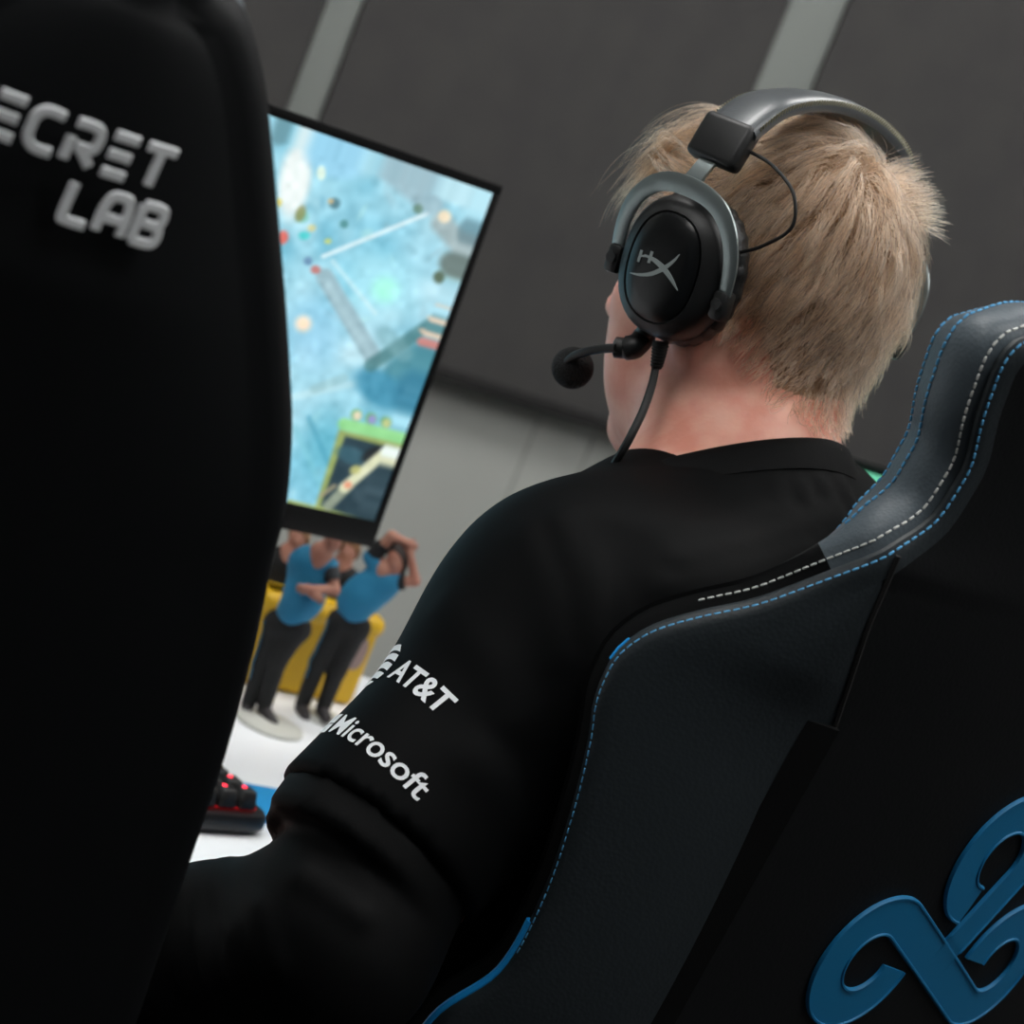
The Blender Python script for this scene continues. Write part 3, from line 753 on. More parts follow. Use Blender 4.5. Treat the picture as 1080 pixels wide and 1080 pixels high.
def chair_base(root, c, yr, seat_z, mats):
    """seat, tilt box, gas column, five-star foot with castors, arm rests; c: centre of the seat on the floor"""
    X, Y, Z = V3(cos(yr), sin(yr), 0), V3(-sin(yr), cos(yr), 0), V3(0, 0, 1); R = np.stack([X, Y, Z], 1)
    q = lambda a, b, h: c+X*a+Y*b+Z*h
    V = []
    for z, k in ((seat_z-.085, .90), (seat_z-.075, .97), (seat_z-.05, 1.0), (seat_z-.02, 1.0), (seat_z-.004, .95), (seat_z, .86)):
        V.append([q(x*k, y*k, z) for x, y in oval(.245, .205, 48, 5)])
    MB().loft(V).obj('seat', mats, root)
    MB().box(q(0, 0, seat_z-.115), (.20, .26, .05), R, .012).obj('tilt_box', M_METD, root)
    g = MB(); g.tube([q(0, 0, .12), q(0, 0, .26)], .028, 20); g.tube([q(0, 0, .25), q(0, 0, seat_z-.13)], .017, 20); g.obj('gas_column', M_METD, root)
    hub = MB(); hub.tube([q(0, 0, .075), q(0, 0, .135)], [.052, .045], 20)
    for k in range(5):
        a = 2*pi*k/5+.3; d = X*cos(a)+Y*sin(a); s = np.cross(Z, d)
        hub.loft([[c+d*r+s*x*wd+Z*(h+y*t) for x, y in ((-1, -1), (1, -1), (1, 1), (-1, 1))] for r, wd, h, t in ((.03, .03, .11, .022), (.15, .025, .10, .018), (.26, .018, .085, .011))])
    hub.obj('star_base', M_METD, root)
    for k in range(5):
        a = 2*pi*k/5+.3; d = X*cos(a)+Y*sin(a); s = np.cross(Z, d); e = c+d*.265
        w = MB(); w.tube([e+Z*.05, e+Z*.085], .006, 8)
        for t in (-1, 1): w.tube([e+s*t*.012+Z*.03, e+s*t*.024+Z*.03], .03, 18)
        w.box(e+Z*.045, (.03, .02, .02), np.stack([d, s, Z], 1), .004); w.obj('caster', M_PLA, root)
# ---- the player's chair
CYR = radians(15); TC = cframe(CYR, radians(8)); P0 = at(945, 585, 1.22)
XA = .245*.96
WANG = radians(50)
WX = TC[:, 0]*cos(WANG)-TC[:, 1]*sin(WANG); WN = np.cross(WX, TC[:, 2])
cl = lambda p: TC.T@(p-P0)
head_pts = [cl(on_plane(u, v, P0, TC[:, 1])) for u, v in ((1079, 368), (1064, 386), (1053, 413), (1041, 448), (1030, 493), (1014, 522), (996, 549), (978, 565), (957, 579))]
wing_pts = [cl(on_plane(u, v, P0, WN)) for u, v in ((930, 592), (870, 615), (800, 640), (740, 653), (690, 668), (657, 690), (641, 715), (630, 745), (625, 782))]
low_pts = [cl(on_plane(u, v, P0, WN)) for u, v in ((606, 860), (575, 950), (530, 1030), (460, 1080))]
lp = low_pts[-1]
top_pts = [cl(on_plane(u, v, P0, TC[:, 1])) for u, v in ((1240, 383), (1185, 366), (1140, 356), (1114, 356), (1096, 362))]
half = [(XA, .003, top_pts[0][2]+.004)]+top_pts+head_pts+wing_pts+low_pts+[(lp[0]+.000, lp[1], lp[2]-.05), (lp[0]+.02, lp[1], -.50)]
half = [np.array(p, float) for p in half]
for i in range(1, 15): half[i][1] = .002
seam_px = [cl(on_plane(u, v, P0, TC[:, 1])) for u, v in ((947, 586), (915, 660), (880, 765), (836, 843), (790, 925), (707, 1073))]
sz = np.array([p[2] for p in seam_px]); sx = np.array([p[0] for p in seam_px])
def seamx(z): return None if z > sz[0] else float(np.interp(-z, -sz, sx))
Wl = TC.T@(-WN if (-WN)@CF < 0 else WN)      # wing rear normal, local
def rearN(p):
    k = np.clip((.012-p[2])/.05, 0, 1); a = radians(16)*np.clip((p[2]-.05)/.09, 0, 1)
    return nz(np.array([0, -cos(a), sin(a)])*(1-k)+Wl*k)
def psc1(p): k = np.clip((.012-p[2])/.06, 0, 1); return .48*(1-k)+k
def thick1(p): k = np.clip((.0-p[2])/.07, 0, 1); return .051*(1-k)+.0235*k
pchair = empty('gaming_chair', (P0+TC@V3(XA, .28, 0))*V3(1, 1, 0), "black gaming chair with blue stitching and a blue looped logo, behind the seated person's back", 'chair', rz=CYR)
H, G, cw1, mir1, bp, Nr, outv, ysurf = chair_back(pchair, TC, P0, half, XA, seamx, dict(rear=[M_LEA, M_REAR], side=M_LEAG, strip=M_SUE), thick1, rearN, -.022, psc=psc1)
def fz(i, f):
    if f >= 0: return f*psc1(H[i])
    f0 = .022*psc1(H[i]); return f0+(-f-.2)/.8*(thick1(H[i])-f0)
def along(o, f, a=0, b=None, mirror=False):
    r = [H[i]+outv[i]*o-Nr[i]*fz(i, f) for i in range(a, len(H) if b is None else b)]
    return np.array([cw1(mir1(p)) if mirror else cw1(p) for p in r])
zi = lambda z: int(np.searchsorted(-H[:, 2], -z))
for mr in (False, True):
    bs = MB(); dashes(bs, along(.0008, .0015, 4, zi(-.30), mr), .0050, .0027, .00072, .0, V3(0, 0, 0)); bs.obj('blue_stitching', M_BST, pchair)
    ws = MB(); dashes(ws, along(.0062, .0170, 4, zi(-.085), mr), .0048, .0026, .00068, .0, V3(0, 0, 0)); ws.obj('white_stitching', M_WST, pchair)
    for o, f in ((.0098, -.62), (.0040, -.86)):
        e = MB(); dashes(e, along(o, f, 4, zi(-.02), mr), .0047, .0031, .00068, 0, V3(0, 0, 0)); e.obj('blue_stitching', M_BST, pchair)
    MB().tube(along(.0022, .0055, zi(-.27), len(H)-1, mr), .0032, 8).obj('blue_piping', M_PIP, pchair)
    MB().tube(along(.002, .006, zi(-.108), zi(-.124), mr), .0022, 8).obj('blue_piping', M_PIP, pchair)
    sp = [np.array([float(np.interp(-z, -sz, sx)), -.0005, z]) for z in np.linspace(sz[0], -.46, 60)]
    MB().tube([cw1(mir1(p) if mr else p) for p in sp], .0016, 6).obj('seam', M_SEAM, pchair)
    fl = [p for p in sp if p[2] < sz[2]+.004]; V = []
    for i, p in enumerate(fl):
        a, b = p+np.array([.001, -.001, 0]), p+np.array([-.013, .010, -.002]); d = np.array([-.0025, -.004, 0])
        V.append([cw1(mir1(x) if mr else x) for x in (a, a+d, b+d, b)])
    MB().loft(V).obj('zip_flap', M_SUE, pchair)
# the looped emblem, embroidered
def emblem_mesh(to3, wdt=53, edge=7):
    """strips of the three-loop mark; to3(x, y, h) places a point of the drawing, h = height above the cloth"""
    an = radians(25.5); L, Rr, T = np.array([252., 547]), np.array([833., 547]), np.array([541., 257])
    d = np.array([cos(an), sin(an)]); nrm = np.array([sin(an), -cos(an)])
    arc = lambda c, a0, a1: [c+124*np.array([cos(radians(a)), sin(radians(a))]) for a in np.linspace(a0, a1, 40)]
    p1 = arc(L, 6, 295.5)+arc(Rr, 115.5, -174)
    j = .5*(L+Rr)
    p2 = arc(T, 95, 385.5)+[T+124*np.array([cos(an), sin(an)])+np.array([-sin(an), cos(an)])*k for k in np.linspace(8, 236, 22)]
    mb = MB()
    for pi_, p in enumerate((p1, p2)):
        P = resample(np.array(p), 8); m = len(P); V = []
        for i in range(m):
            t = nz(P[min(i+1, m-1)]-P[max(i-1, 0)]); o = np.array([-t[1], t[0]])
            dj = abs((P[i]-j)@d); fl = (pi_ == 0 and dj < wdt+2); en = (pi_ == 1 and i > m-6)
            V.append([to3(*(P[i]+o*x), .0016 if (h > .0016 and fl and x*(nrm@o) > 0) else min(h, .0011) if en else h) for x, h in ((-wdt, 0), (-wdt, .0012), (-wdt+3, .0024), (-wdt+edge, .0024), (-wdt+edge+2, .0015), (0, .0017), (wdt-edge-2, .0015), (wdt-edge, .0024), (wdt-3, .0024), (wdt, .0012), (wdt, 0))])
        mb.loft(V, False, True)
    return mb
Lg, Tg, Rg = [cl(on_plane(u, v, P0-TC[:, 1]*.012, TC[:, 1])) for u, v in ((912, 1003), (1041, 903), (1048, 1025))]
sxx = .92*(Rg[0]-Lg[0])/581; szz = (Tg[2]-.5*(Lg[2]+Rg[2]))/290; xc = .5*(Lg[0]+Rg[0]); zc = .5*(Lg[2]+Rg[2])
def e3(x, y, h):
    X = xc+(x-541)*sxx; Z = zc-(y-547)*szz
    xs = seamx(Z); c = 1-abs(X-XA)/(XA-xs); Y = -.014*(1-(1-c)**2)
    return cw1((X, Y-h-.0004, Z))
emblem_mesh(e3).obj('logo', M_C9, pchair)
sc_ = P0+TC@V3(XA-.05, .265, 0); chair_base(pchair, V3(sc_[0], sc_[1], 0), CYR, .426, M_SUE)
# ---- the near chair at the left
LYR = radians(2); TL = cframe(LYR, radians(10)); Q0 = at(72, 170, .93)
ll = lambda u, v: TL.T@(on_plane(u, v, Q0, TL[:, 1])-Q0)
rp_ = [ll(u, v) for u, v in ((225, 0), (250, 28), (264, 60), (276, 110), (284, 180), (291, 260), (298, 340), (303, 420), (305, 480), (299, 555), (284, 615), (265, 705), (232, 825), (200, 920), (160, 1040), (135, 1110))]
h2 = [np.array([-p[0], .002+.004, p[2]]) for p in rp_]
t0 = h2[0]; h2 = [np.array([0, .006, t0[2]+.060]), np.array([t0[0]*.5, .006, t0[2]+.056]), np.array([t0[0]*.86, .006, t0[2]+.034])]+h2+[np.array([h2[-1][0], .006, h2[-1][2]-.06])]
lchair = empty('gaming_chair', (Q0+TL@V3(0, .26, 0))*V3(1, 1, 0), 'black gaming chair nearest the camera, with silver lettering across its back', 'chair', rz=LYR)
M_LEA2 = mat('black smooth leather', s2l(11,13,15), .6, spec=.14)
H2, G2, cw2, mir2, bp2, N2, o2, ys2 = chair_back(lchair, TL, Q0, h2, 0., None, dict(rear=[M_LEA2, M_LEA2], side=M_LEAG, strip=M_SUE), lambda p: .085, lambda p: np.array([0, -1., 0]), -9, n_bulge=.022, plain=True)  # lighter grey side colour paints in the rim light along this chair's edge
def stroke_text(rows_, to3, wd):
    mb = MB()
    for P in rows_:
        P = spline(P, 4) if len(P) > 2 else np.array(P, float); m = len(P); V = []
        for i in range(m):
            t = nz(P[min(i+1, m-1)]-P[max(i-1, 0)]); o = np.array([-t[1], t[0]])*wd
            V.append([to3(*(P[i]+o), 0), to3(*(P[i]+o*.8), .0012), to3(*(P[i]-o*.8), .0012), to3(*(P[i]-o), 0)])
        mb.loft(V, True, True)
    return mb
GL = dict(S=[[(.9, 1), (.25, 1), (.05, .9), (.05, .62), (.25, .52), (.7, .52), (.9, .42), (.9, .1), (.7, 0), (.05, 0)]],
 E=[[(.1, 1), (.9, 1)], [(.1, .5), (.85, .5)], [(.1, 0), (.9, 0)]], C=[[(.9, 1), (.35, 1), (.08, .8), (.05, .5), (.08, .2), (.35, 0), (.9, 0)]],
 R=[[(.08, 0), (.08, .6)], [(.08, 1), (.7, 1), (.92, .85), (.9, .5), (.7, .40), (.3, .40)], [(.45, .38), (.92, 0)]], T=[[(0, 1), (1.0, 1)], [(.5, .9), (.5, 0)]],
 L=[[(.06, 1), (.06, .12), (.2, 0), (.9, 0)]], A=[[(.05, 0), (.05, .6), (.2, .95), (.5, 1), (.8, .95), (.92, .6), (.92, 0)], [(.05, .38), (.92, .38)]],
 B=[[(.1, 0), (.1, 1)], [(.1, 1), (.7, 1), (.9, .9), (.9, .62), (.7, .52), (.3, .52)], [(.7, .52), (.95, .4), (.95, .1), (.72, 0), (.1, 0)]])
def word(tx, x0, y0, w, h, gap):
    r = []
    for ch in tx:
        for P in GL[ch]: r.append([(x0+x*w, y0+y*h) for x, y in P])
        x0 += w+gap
    return r
QT = Q0-TL[:, 1]*.021
def lt(u, v): return TL.T@(on_plane(u, v, QT, TL[:, 1])-QT)
def t3(x, z, h): return cw2((x, -.022*(1-min(1, abs(x)/.11)**2)-.0006-h, z))
def lsurf(u, v): return ll(u, v)
aT, aC = lt(186, 165), lt(38, 108)            # end of the T, left of the C
pw = (aT[0]-aC[0]+.002)/4; hh = .0152
bl_ = lt(162, 197)
word_rows = word('SECRET', aT[0]-6*pw+.003, bl_[2], pw*.80, hh, pw*.20)
bL = lt(60, 229); bR = lt(172, 251)
lw = (bR[0]-bL[0])/3
word_rows2 = word('LAB', bL[0], .5*(bL[2]+bR[2])-.002, lw*.82, hh*1.0, lw*.2)
stroke_text(word_rows+word_rows2, t3, .0021).obj('lettering', M_WHT, lchair)
sc_ = Q0+TL@V3(0, .27, 0); chair_base(lchair, V3(sc_[0], sc_[1], 0), LYR, .455, M_SUE)
# ================================================================== collar, sleeves, trousers, shoes, sleeve prints
M_COL = mat('black ribbed collar', s2l(5,6,7), .7, spec=.10, bump=('noise', 600, .2, .0006))
M_UND = mat('black long sleeve cloth', s2l(6,7,8), .66, spec=.11, bump=('noise', 800, .15, .0006))
M_TRO = mat('black trousers', s2l(14,14,16), .85); M_SHO = mat('dark shoe', s2l(24,24,26), .6)
M_PRT = mat('white print', s2l(228,232,236), .6)
e1 = nz(TX-(TX@CLN)*CLN); e2 = np.cross(CLN, e1)
def col_sdf(P): return s_cap(P, NK, NB, .049, .055)
ph = np.linspace(0, 2*pi, 72, endpoint=False); V = []
dirs = np.array([cos(a)*e1+sin(a)*e2 for a in ph])
def rim(h): 
    c = CLP+CLN*h; p = trace(nb_sdf, c+dirs*.16, -dirs, .155); r = np.linalg.norm(p-c, axis=1); return c, np.minimum(r, .098)
for h, o in ((-.010, .003), (-.009, .0064), (-.003, .0068), (.006, .0062), (.0105, .0052), (.0120, .0036), (.0108, .0014), (.0, .0010)):
    c, r = rim(h*1.0)
    r = (np.roll(r, 1)+r+np.roll(r, -1))/3; V.append(c+dirs*(r+o)[:, None])
MB().loft(V, True, False).obj('collar', M_COL, jersey)
# folds of the undershirt sleeve in the crook of the elbow
UF0 = [(a, b, .010, s) for a, b, s in (
  (at(196, 925, 1.36), at(190, 1010, 1.34), .005), (at(216, 920, 1.35), at(214, 1010, 1.33), .006), (at(240, 915, 1.34), at(250, 1010, 1.31), .005), (at(262, 915, 1.33), at(285, 1000, 1.29), .004))]
def sleeve_sdf(P, S, E, W, H, A):
    d = s_cap(P, H-A*.05, E, .0545, .050); d = smin(d, s_cap(P, E, E*.55+W*.45, .047, .044), .035); d = smin(d, s_cap(P, E*.55+W*.45, W, .044, .037), .02)
    d = smin(d, smax(s_cap(P, H-A*.01, H+A*.10, .0605), np.abs((P-H)@A-.008)-.013, .006), .006)
    return d
_ub = lambda P: sleeve_sdf(P, SL, EL, WL, HEM, AD)
UF = []
for L_, s_ in (([(200, 925), (192, 980), (204, 1045)], .0045), ([(217, 918), (214, 985), (234, 1040)], .005), ([(236, 914), (246, 985), (252, 1030)], .0045), ([(262, 905), (272, 960), (292, 1020)], .004), ([(286, 885), (320, 925), (380, 965)], .003)):
    Q_ = [seen(_ub, u, v, .95) for u, v in L_]
    UF += [(a, b, .0075, s_) for a, b in zip(Q_[:-1], Q_[1:])]
def sleeveL(P):
    d = sleeve_sdf(P, SL, EL, WL, HEM, AD)
    rp = np.zeros(len(P))
    for a, b, r, s in UF: rp = np.maximum(rp, s*np.exp(-(s_cap(P, a, b, 0)/r)**2))
    d = d-rp
    q = (P-EL)@nz(WL-EL); d = d-.0022*np.sin(q*95+3*np.sin(P[:, 2]*40))*np.clip(q/.05, 0, 1)
    return smax(d, (P-WL)@nz(WL-EL)-.0, .004)
def sleeveR(P): return smax(sleeve_sdf(P, SR, ER, WR, HEMR, ADR), (P-WR)@nz(WR-ER), .004)
def bbox(f, pts, m=.1): p = np.array(pts); return p.min(0)-m, p.max(0)+m
for f, pts in ((sleeveL, (SL*.3+EL*.7, EL, WL)), (sleeveR, (SR*.3+ER*.7, ER, WR))):
    lo, hi = bbox(f, pts); P, Q = sdf_mesh(f, lo, hi, .0045); link('long_sleeve', mesh_np(P, Q), M_UND, person)
def trous(P):
    d = smin(legs_sdf(P, .018), s_ell(P, PEL+V3(0, 0, .01), (.188, .132, .15), np.stack([TX, TY, V3(0, 0, 1)], 1)), .05)
    d = smax(d, P[:, 2]-.70, .01); return smax(d, .12-P[:, 2], .006)
P, Q = sdf_mesh(trous, (.5, .95, .08), (1.3, 1.85, .75), .009); link('trousers', mesh_np(P, Q), M_TRO, person)
for A in (ANL, ANR):
    f = lambda P: smax(smin(s_cap(P, A+V3(0, -.02, -.045), A+V3(0, .15, -.06), .046, .04), s_cap(P, A+V3(0, -.01, -.04), A+V3(0, 0, .01), .045, .048), .03), .006-P[:, 2], .004)
    P, Q = sdf_mesh(f, A-V3(.1, .12, .12), A+V3(.1, .25, .1), .006); link('shoe', mesh_np(P, Q), M_SHO, person)
# ---- printing on the left sleeve, wrapped round it
AX = nz(HEM-SL)
_b = -CF-(-CF@AX)*AX; E1 = nz(_b); E2 = np.cross(AX, E1); E2 = E2 if E2@CX > 0 else -E2
def sl_coord(u, v):
    p = seen(jersey_sdf, u, v, .95); q = p-SL; t = q@AX; r = q-t*AX; return atan2(r@E2, r@E1), t, np.linalg.norm(r)
def sl_pt(th, t, h):
    th = np.atleast_1d(th); t = np.atleast_1d(t)
    d = np.cos(th)[:, None]*E1+np.sin(th)[:, None]*E2; o = SL+t[:, None]*AX
    return trace(jersey_sdf, o+d*.16, -d, .15)+d*h
def print_mesh(v2, faces, th0, t0, R, mbn, tilt=0.0):
    """v2: points in metres, x along the sleeve's round, y towards the shoulder"""
    c, s = cos(tilt), sin(tilt); x = v2[:, 0]*c-v2[:, 1]*s; y = v2[:, 0]*s+v2[:, 1]*c
    P = sl_pt(th0+x/R, t0-y, .0006); me = bpy.data.meshes.new('print'); me.from_pydata([tuple(p) for p in P], [], faces)
    return link(mbn, me, M_PRT, jersey)
def glyphs(text, height, bold=.02):
    cu = bpy.data.curves.new('txt', 'FONT'); cu.body = text; cu.size = 1; cu.offset = bold; cu.resolution_u = 4
    o = bpy.data.objects.new('txt', cu); COL.objects.link(o); dg = bpy.context.evaluated_depsgraph_get()
    me = bpy.data.meshes.new_from_object(o.evaluated_get(dg)); v = np.array([w.co[:2] for w in me.vertices]); f = [tuple(p.vertices) for p in me.polygons]
    bpy.data.objects.remove(o); bpy.data.meshes.remove(me)
    v = (v-[v[:, 0].min(), 0])*height/.70; return v, f
for text, L, Rr, hgt, sq in (('AT&T', (409, 714), (464, 756), .0135, 1.), ('Microsoft', (347, 772), (440, 846), .0135, 1.)):
    a, b = sl_coord(*L), sl_coord(*Rr); R = .5*(a[2]+b[2])
    v, f = glyphs(text, hgt, .025 if text[0] == 'A' else .012)
    W = (b[0]-a[0])*R; v[:, 0] *= W/v[:, 0].max()
    tl = atan2(-(b[1]-a[1]), W)
    print_mesh(v, f, a[0], a[1], R, 'sleeve_lettering', tl)
    if text[0] == 'A':                          # the striped globe beside it
        rad = .0165; G2 = []; F2 = []; cx0 = -.0225
        for k in range(5):
            y0 = -rad+2*rad*(k+.06)/5; y1 = -rad+2*rad*(k+.74)/5; row = []
            for yy in (y0, y1):
                w = sqrt(max(rad**2-yy**2, 1e-8)); row.append([(cx0+w*x, yy+.0062+.0016*sin(x*2.2+1)*(1-abs(yy)/rad)) for x in np.linspace(-1, 1, 15)])
            n = len(G2); G2 += row[0]+row[1]; F2 += [(n+i, n+i+1, n+16+i, n+15+i) for i in range(14)]
        print_mesh(np.array(G2), F2, a[0], a[1], R, 'sleeve_emblem', tl)
    else:
        G2 = []; F2 = []
        for ix in (0, 1):
            for iy in (0, 1):
                x, y = -.0185+ix*.0076, -.001+iy*.0076; n = len(G2); G2 += [(x, y), (x+.0068, y), (x+.0068, y+.0068), (x, y+.0068)]; F2.append((n, n+1, n+2, n+3))
        print_mesh(np.array(G2), F2, a[0], a[1], R, 'sleeve_emblem', tl)
# ================================================================== the room
def desk(u, v, h=0.): r = ray(u, v); return CAM+r*((DESK+h-CAM[2])/r[2])
M_WALL = mat('pale grey wall paint', s2l(186,189,184), .8, var=(6, s2l(181,184,179)))
M_WALL2 = mat('grey wall paint', s2l(120,120,118), .85)
M_BLIND = mat('charcoal blind fabric', s2l(75,74,73), .9, spec=.2, bump=('noise', 500, .15, .001), var=(14, s2l(71,70,70)))
M_BAR = mat('dark blind bar', s2l(34,33,33), .7)
M_FLOOR = mat('dark grey carpet', s2l(46,46,48), .95, bump=('noise', 300, .5, .004)); M_CEIL = mat('ceiling tile', s2l(190,190,188), .9)
M_TRIM = mat('light grey post paint', s2l(140,145,141), .6)
YB = 2.95; XL, XR, YF, ZC = -2.2, 4.6, -2.4, 2.9
def wallbox(name, lo, hi, m):
    lo, hi = np.array(lo, float), np.array(hi, float)
    o = MB().box((lo+hi)/2, hi-lo).obj(name, m, smooth=False); return tag(o, kind='structure')
wallbox('floor', (XL, YF, -.1), (XR, YB, 0), M_FLOOR); wallbox('ceiling', (XL, YF, ZC), (XR, YB, ZC+.1), M_CEIL)
wallbox('wall_back', (XL, YB, 0), (XR, YB+.1, ZC), M_WALL); wallbox('wall_left', (XL-.1, YF, 0), (XL, YB, ZC), M_WALL2)
wallbox('wall_right', (XR, YF, 0), (XR+.1, YB, ZC), M_WALL2); wallbox('wall_front', (XL, YF-.1, 0), (XR, YF, ZC), M_WALL2)
YBL = YB-.038
pb = lambda u, v: on_plane(u, v, V3(0, YBL, 0), V3(0, 1, 0))
zb = pb(550, 428)[2]
edges = [pb(329, 40)[0], pb(371, 40)[0], pb(817, 40)[0], pb(880, 40)[0]]
spans = [(edges[0]-1.25, edges[0]), (edges[1], edges[2]), (edges[3], edges[3]+1.25)]
bl_lab = ['charcoal roller blind at the left, its right edge by the pale post above the monitor', 'charcoal roller blind in the middle, between the two pale posts', 'charcoal roller blind at the right, behind the blond head and the right chair']
for (a, b), lb in zip(spans, bl_lab):
    r = empty('roller_blind', ((a+b)/2, YBL, zb), lb, 'blind', 'charcoal roller blinds on the back wall')
    n = 24; V = []
    fb = MB()
    for z in (zb+.02, ZC-.16): V.append([(a+(b-a)*k/n, YBL+.0015*sin(k*2.1), z) for k in range(n+1)]+[(a+(b-a)*(n-k)/n, YBL+.003+.0015*sin((n-k)*2.1), z) for k in range(n+1)])
    fb.loft(V); fb.obj('fabric', M_BLIND, r)
    MB().box(((a+b)/2, YBL, zb+.012), (b-a, .006, .02), bev=.002).obj('bottom_bar', M_BAR, r)
    MB().box(((a+b)/2, YB-.038, ZC-.11), (b-a, .07, .12), bev=.01).obj('cassette', M_BAR, r)
for i, (a, b) in enumerate(((edges[0], edges[1]), (edges[2], edges[3]))):
    m = (a+b)/2; wd = (b-a)*1.25
    o = MB().box((m, YB-.019, (ZC+zb)/2), (b-a-.004, .038, ZC-zb), bev=.006).obj('trim_%d' % (i+1), M_TRIM); tag(o, kind='structure')
M_JOINT = mat('wall joint', s2l(168,170,166), .8)
pw_ = lambda u, v: on_plane(u, v, V3(0, YB, 0), V3(0, 1, 0))
for i, (u, v) in enumerate(((553, 480), (622, 472))):
    o = MB().box((pw_(u, v)[0], YB-.0012, .45), (.004, .0024, .72)).obj('trim_%d' % (i+3), M_JOINT); tag(o, kind='structure')
o = MB().box(((XL+XR)/2, YB-.008, .05), (XR-XL, .016, .1), bev=.004).obj('baseboard_back', M_TRIM); tag(o, kind='structure')
# ceiling lights
M_DIF = mat('light diffuser', (.9, .9, .9), .6, emit=(1, .99, .97, LPOW)); M_FRM = mat('white frame', (.7, .7, .7), .5)
for (x, y, w, d), lb in zip(LIGHTS, LLAB):
    r = empty('ceiling_light', (x, y, ZC), lb, 'light', 'ceiling light panels')
    f = MB(); 
    for sx_, sy_, ww, dd in ((0, d/2, w+.05, .03), (0, -d/2, w+.05, .03), (w/2, 0, .03, d), (-w/2, 0, .03, d)): f.box((x+sx_, y+sy_, ZC-.02), (ww, dd, .04), bev=.004)
    f.obj('frame', M_FRM, r); MB().box((x, y, ZC-.012), (w-.02, d-.02, .012)).obj('diffuser', M_DIF, r)
# ---- desk
M_DESK = mat('white laminate', s2l(243,246,249), .35, spec=.4); M_LEG = mat('white steel', s2l(200,202,204), .4)
DY0, DY1, DX0, DX1 = 1.40, 2.0, -.9, 2.9
dk = empty('desk', (1.0, DY0, 0), 'long white desk in front of both chairs', 'desk')
MB().box(((DX0+DX1)/2, (DY0+DY1)/2, DESK-.0125), (DX1-DX0, DY1-DY0, .025), bev=.003).obj('desk_top', M_DESK, dk)
for x in (DX0+.1, 2.1, DX1-.1):
    for y in (DY0+.08, DY1-.06): MB().box((x, y, (DESK-.025)/2), (.05, .05, DESK-.025), bev=.004).obj('leg', M_LEG, dk)
# ---- keyboard and mouse pad
M_KB = mat('black keyboard case', s2l(20,20,22), .4); M_KEY = mat('black keycap', s2l(17,17,18), .5); M_RED = mat('red key light', (.3, .0, .0), .5, emit=(1, .02, .03, .8))
M_REDK = mat('red lit key legend', (.5, .02, .02), .5, emit=(1, .03, .06, 5))
ka = radians(14); KX, KY = V3(cos(ka), sin(ka), 0), V3(-sin(ka), cos(ka), 0); KR = np.stack([KX, KY, V3(0, 0, 1)], 1)
kfr = desk(290, 886); kfr[2] = DESK                  # front right corner
KW, KD = .365, .138
kc = kfr-KX*(KW/2+.006)+KY*KD/2
kb = empty('keyboard', kc, 'black mechanical keyboard with red lit keys on the white desk', 'keyboard', rz=ka)
kp = lambda x, y, z: kc+KX*x+KY*y+V3(0, 0, z)
k_ = MB(); k_.loft([[kp(x*s, y*s2, z) for x, y in oval(KW/2, KD/2, 48, 14)] for s, s2, z in ((.985, .96, .002), (1, 1, .005), (1, 1, .013), (.99, .975, .0165))]); k_.obj('case', M_KB, kb)
gl = MB(); gl.box(kp(0, .002, .0172), (KW-.02, KD-.026, .0012), KR); gl.obj('key_glow', M_RED, kb)
keys = MB()
pit = .019; nr, ncol = 6, 18
for j in range(nr):
    for i in range(ncol):
        if j == 0 and 3 < i < 10:
            if i == 4: keys.box(kp(-KW/2+.0195+6.5*pit, -KD/2+.0185, .0235), (pit*5.8, .0165, .0105), KR, .002)
            continue
        x = -KW/2+.0195+i*pit; y = -KD/2+.0185+j*pit*1.04+(.004 if j == 5 else 0); h = .0105+.0011*abs(j-2)
        V = []
        for s, z in ((.0088, .0185), (.0088, .020), (.0066, .0185+h), (.0060, .0185+h+.0006)): V.append([kp(x+a*s, y+b*s, z) for a, b in ((-1, -.75), (-.75, -1), (.75, -1), (1, -.75), (1, .75), (.75, 1), (-.75, 1), (-1, .75))])
        keys.loft(V)
        keys.box(kp(x-.001, y+.0025, .0185+h+.0008), (.0028, .0024, .0005), KR, mi=1)
kc_ = keys.obj('keycaps', [M_KEY, M_REDK], kb)
M_PAD = mat('blue cloth pad', s2l(14,140,200), .8, bump=('noise', 900, .2, .0005))
a, b = desk(246, 828), desk(304, 838); pd = nz((b-a)*V3(1, 1, 0)); pn = V3(pd[1], -pd[0], 0)
pc = [a+pd*.03+pd*k+pn*q for k, q in ((0, 0), (.42, 0), (.42, .26), (0, .26))]
pc = [kfr+KX*.004+(-pn)*0, None]
back = b; left = kfr+KX*.006
t_ = (back-left)@(-pn); c00 = left+(-pn)*t_; W_ = .40
P4 = [c00, c00+pd*W_, c00+pd*W_+pn*.235, c00+pd*0+pn*.235]
def rrect(P4, z0, z1, r=.012):
    V = []; cen = sum(P4)/4
    ring = []
    for i in range(4):
        p, q, s = P4[i-1], P4[i], P4[(i+1) % 4]; d1, d2 = nz(p-q), nz(s-q)
        for t in np.linspace(0, 1, 6): a_, b_ = q+d1*r, q+d2*r; ring.append((1-t)**2*a_+2*t*(1-t)*q+t*t*b_)
    ring = np.array(ring); A = ring.copy(); A[:, 2] = z0; B = ring.copy(); B[:, 2] = z1; return [A, B]
mp = MB().loft(rrect(P4, DESK+.0003, DESK+.0035)).obj('mouse_pad', M_PAD); tag(mp, 'blue cloth mouse pad beside the red lit keyboard on the white desk', 'mouse pad')
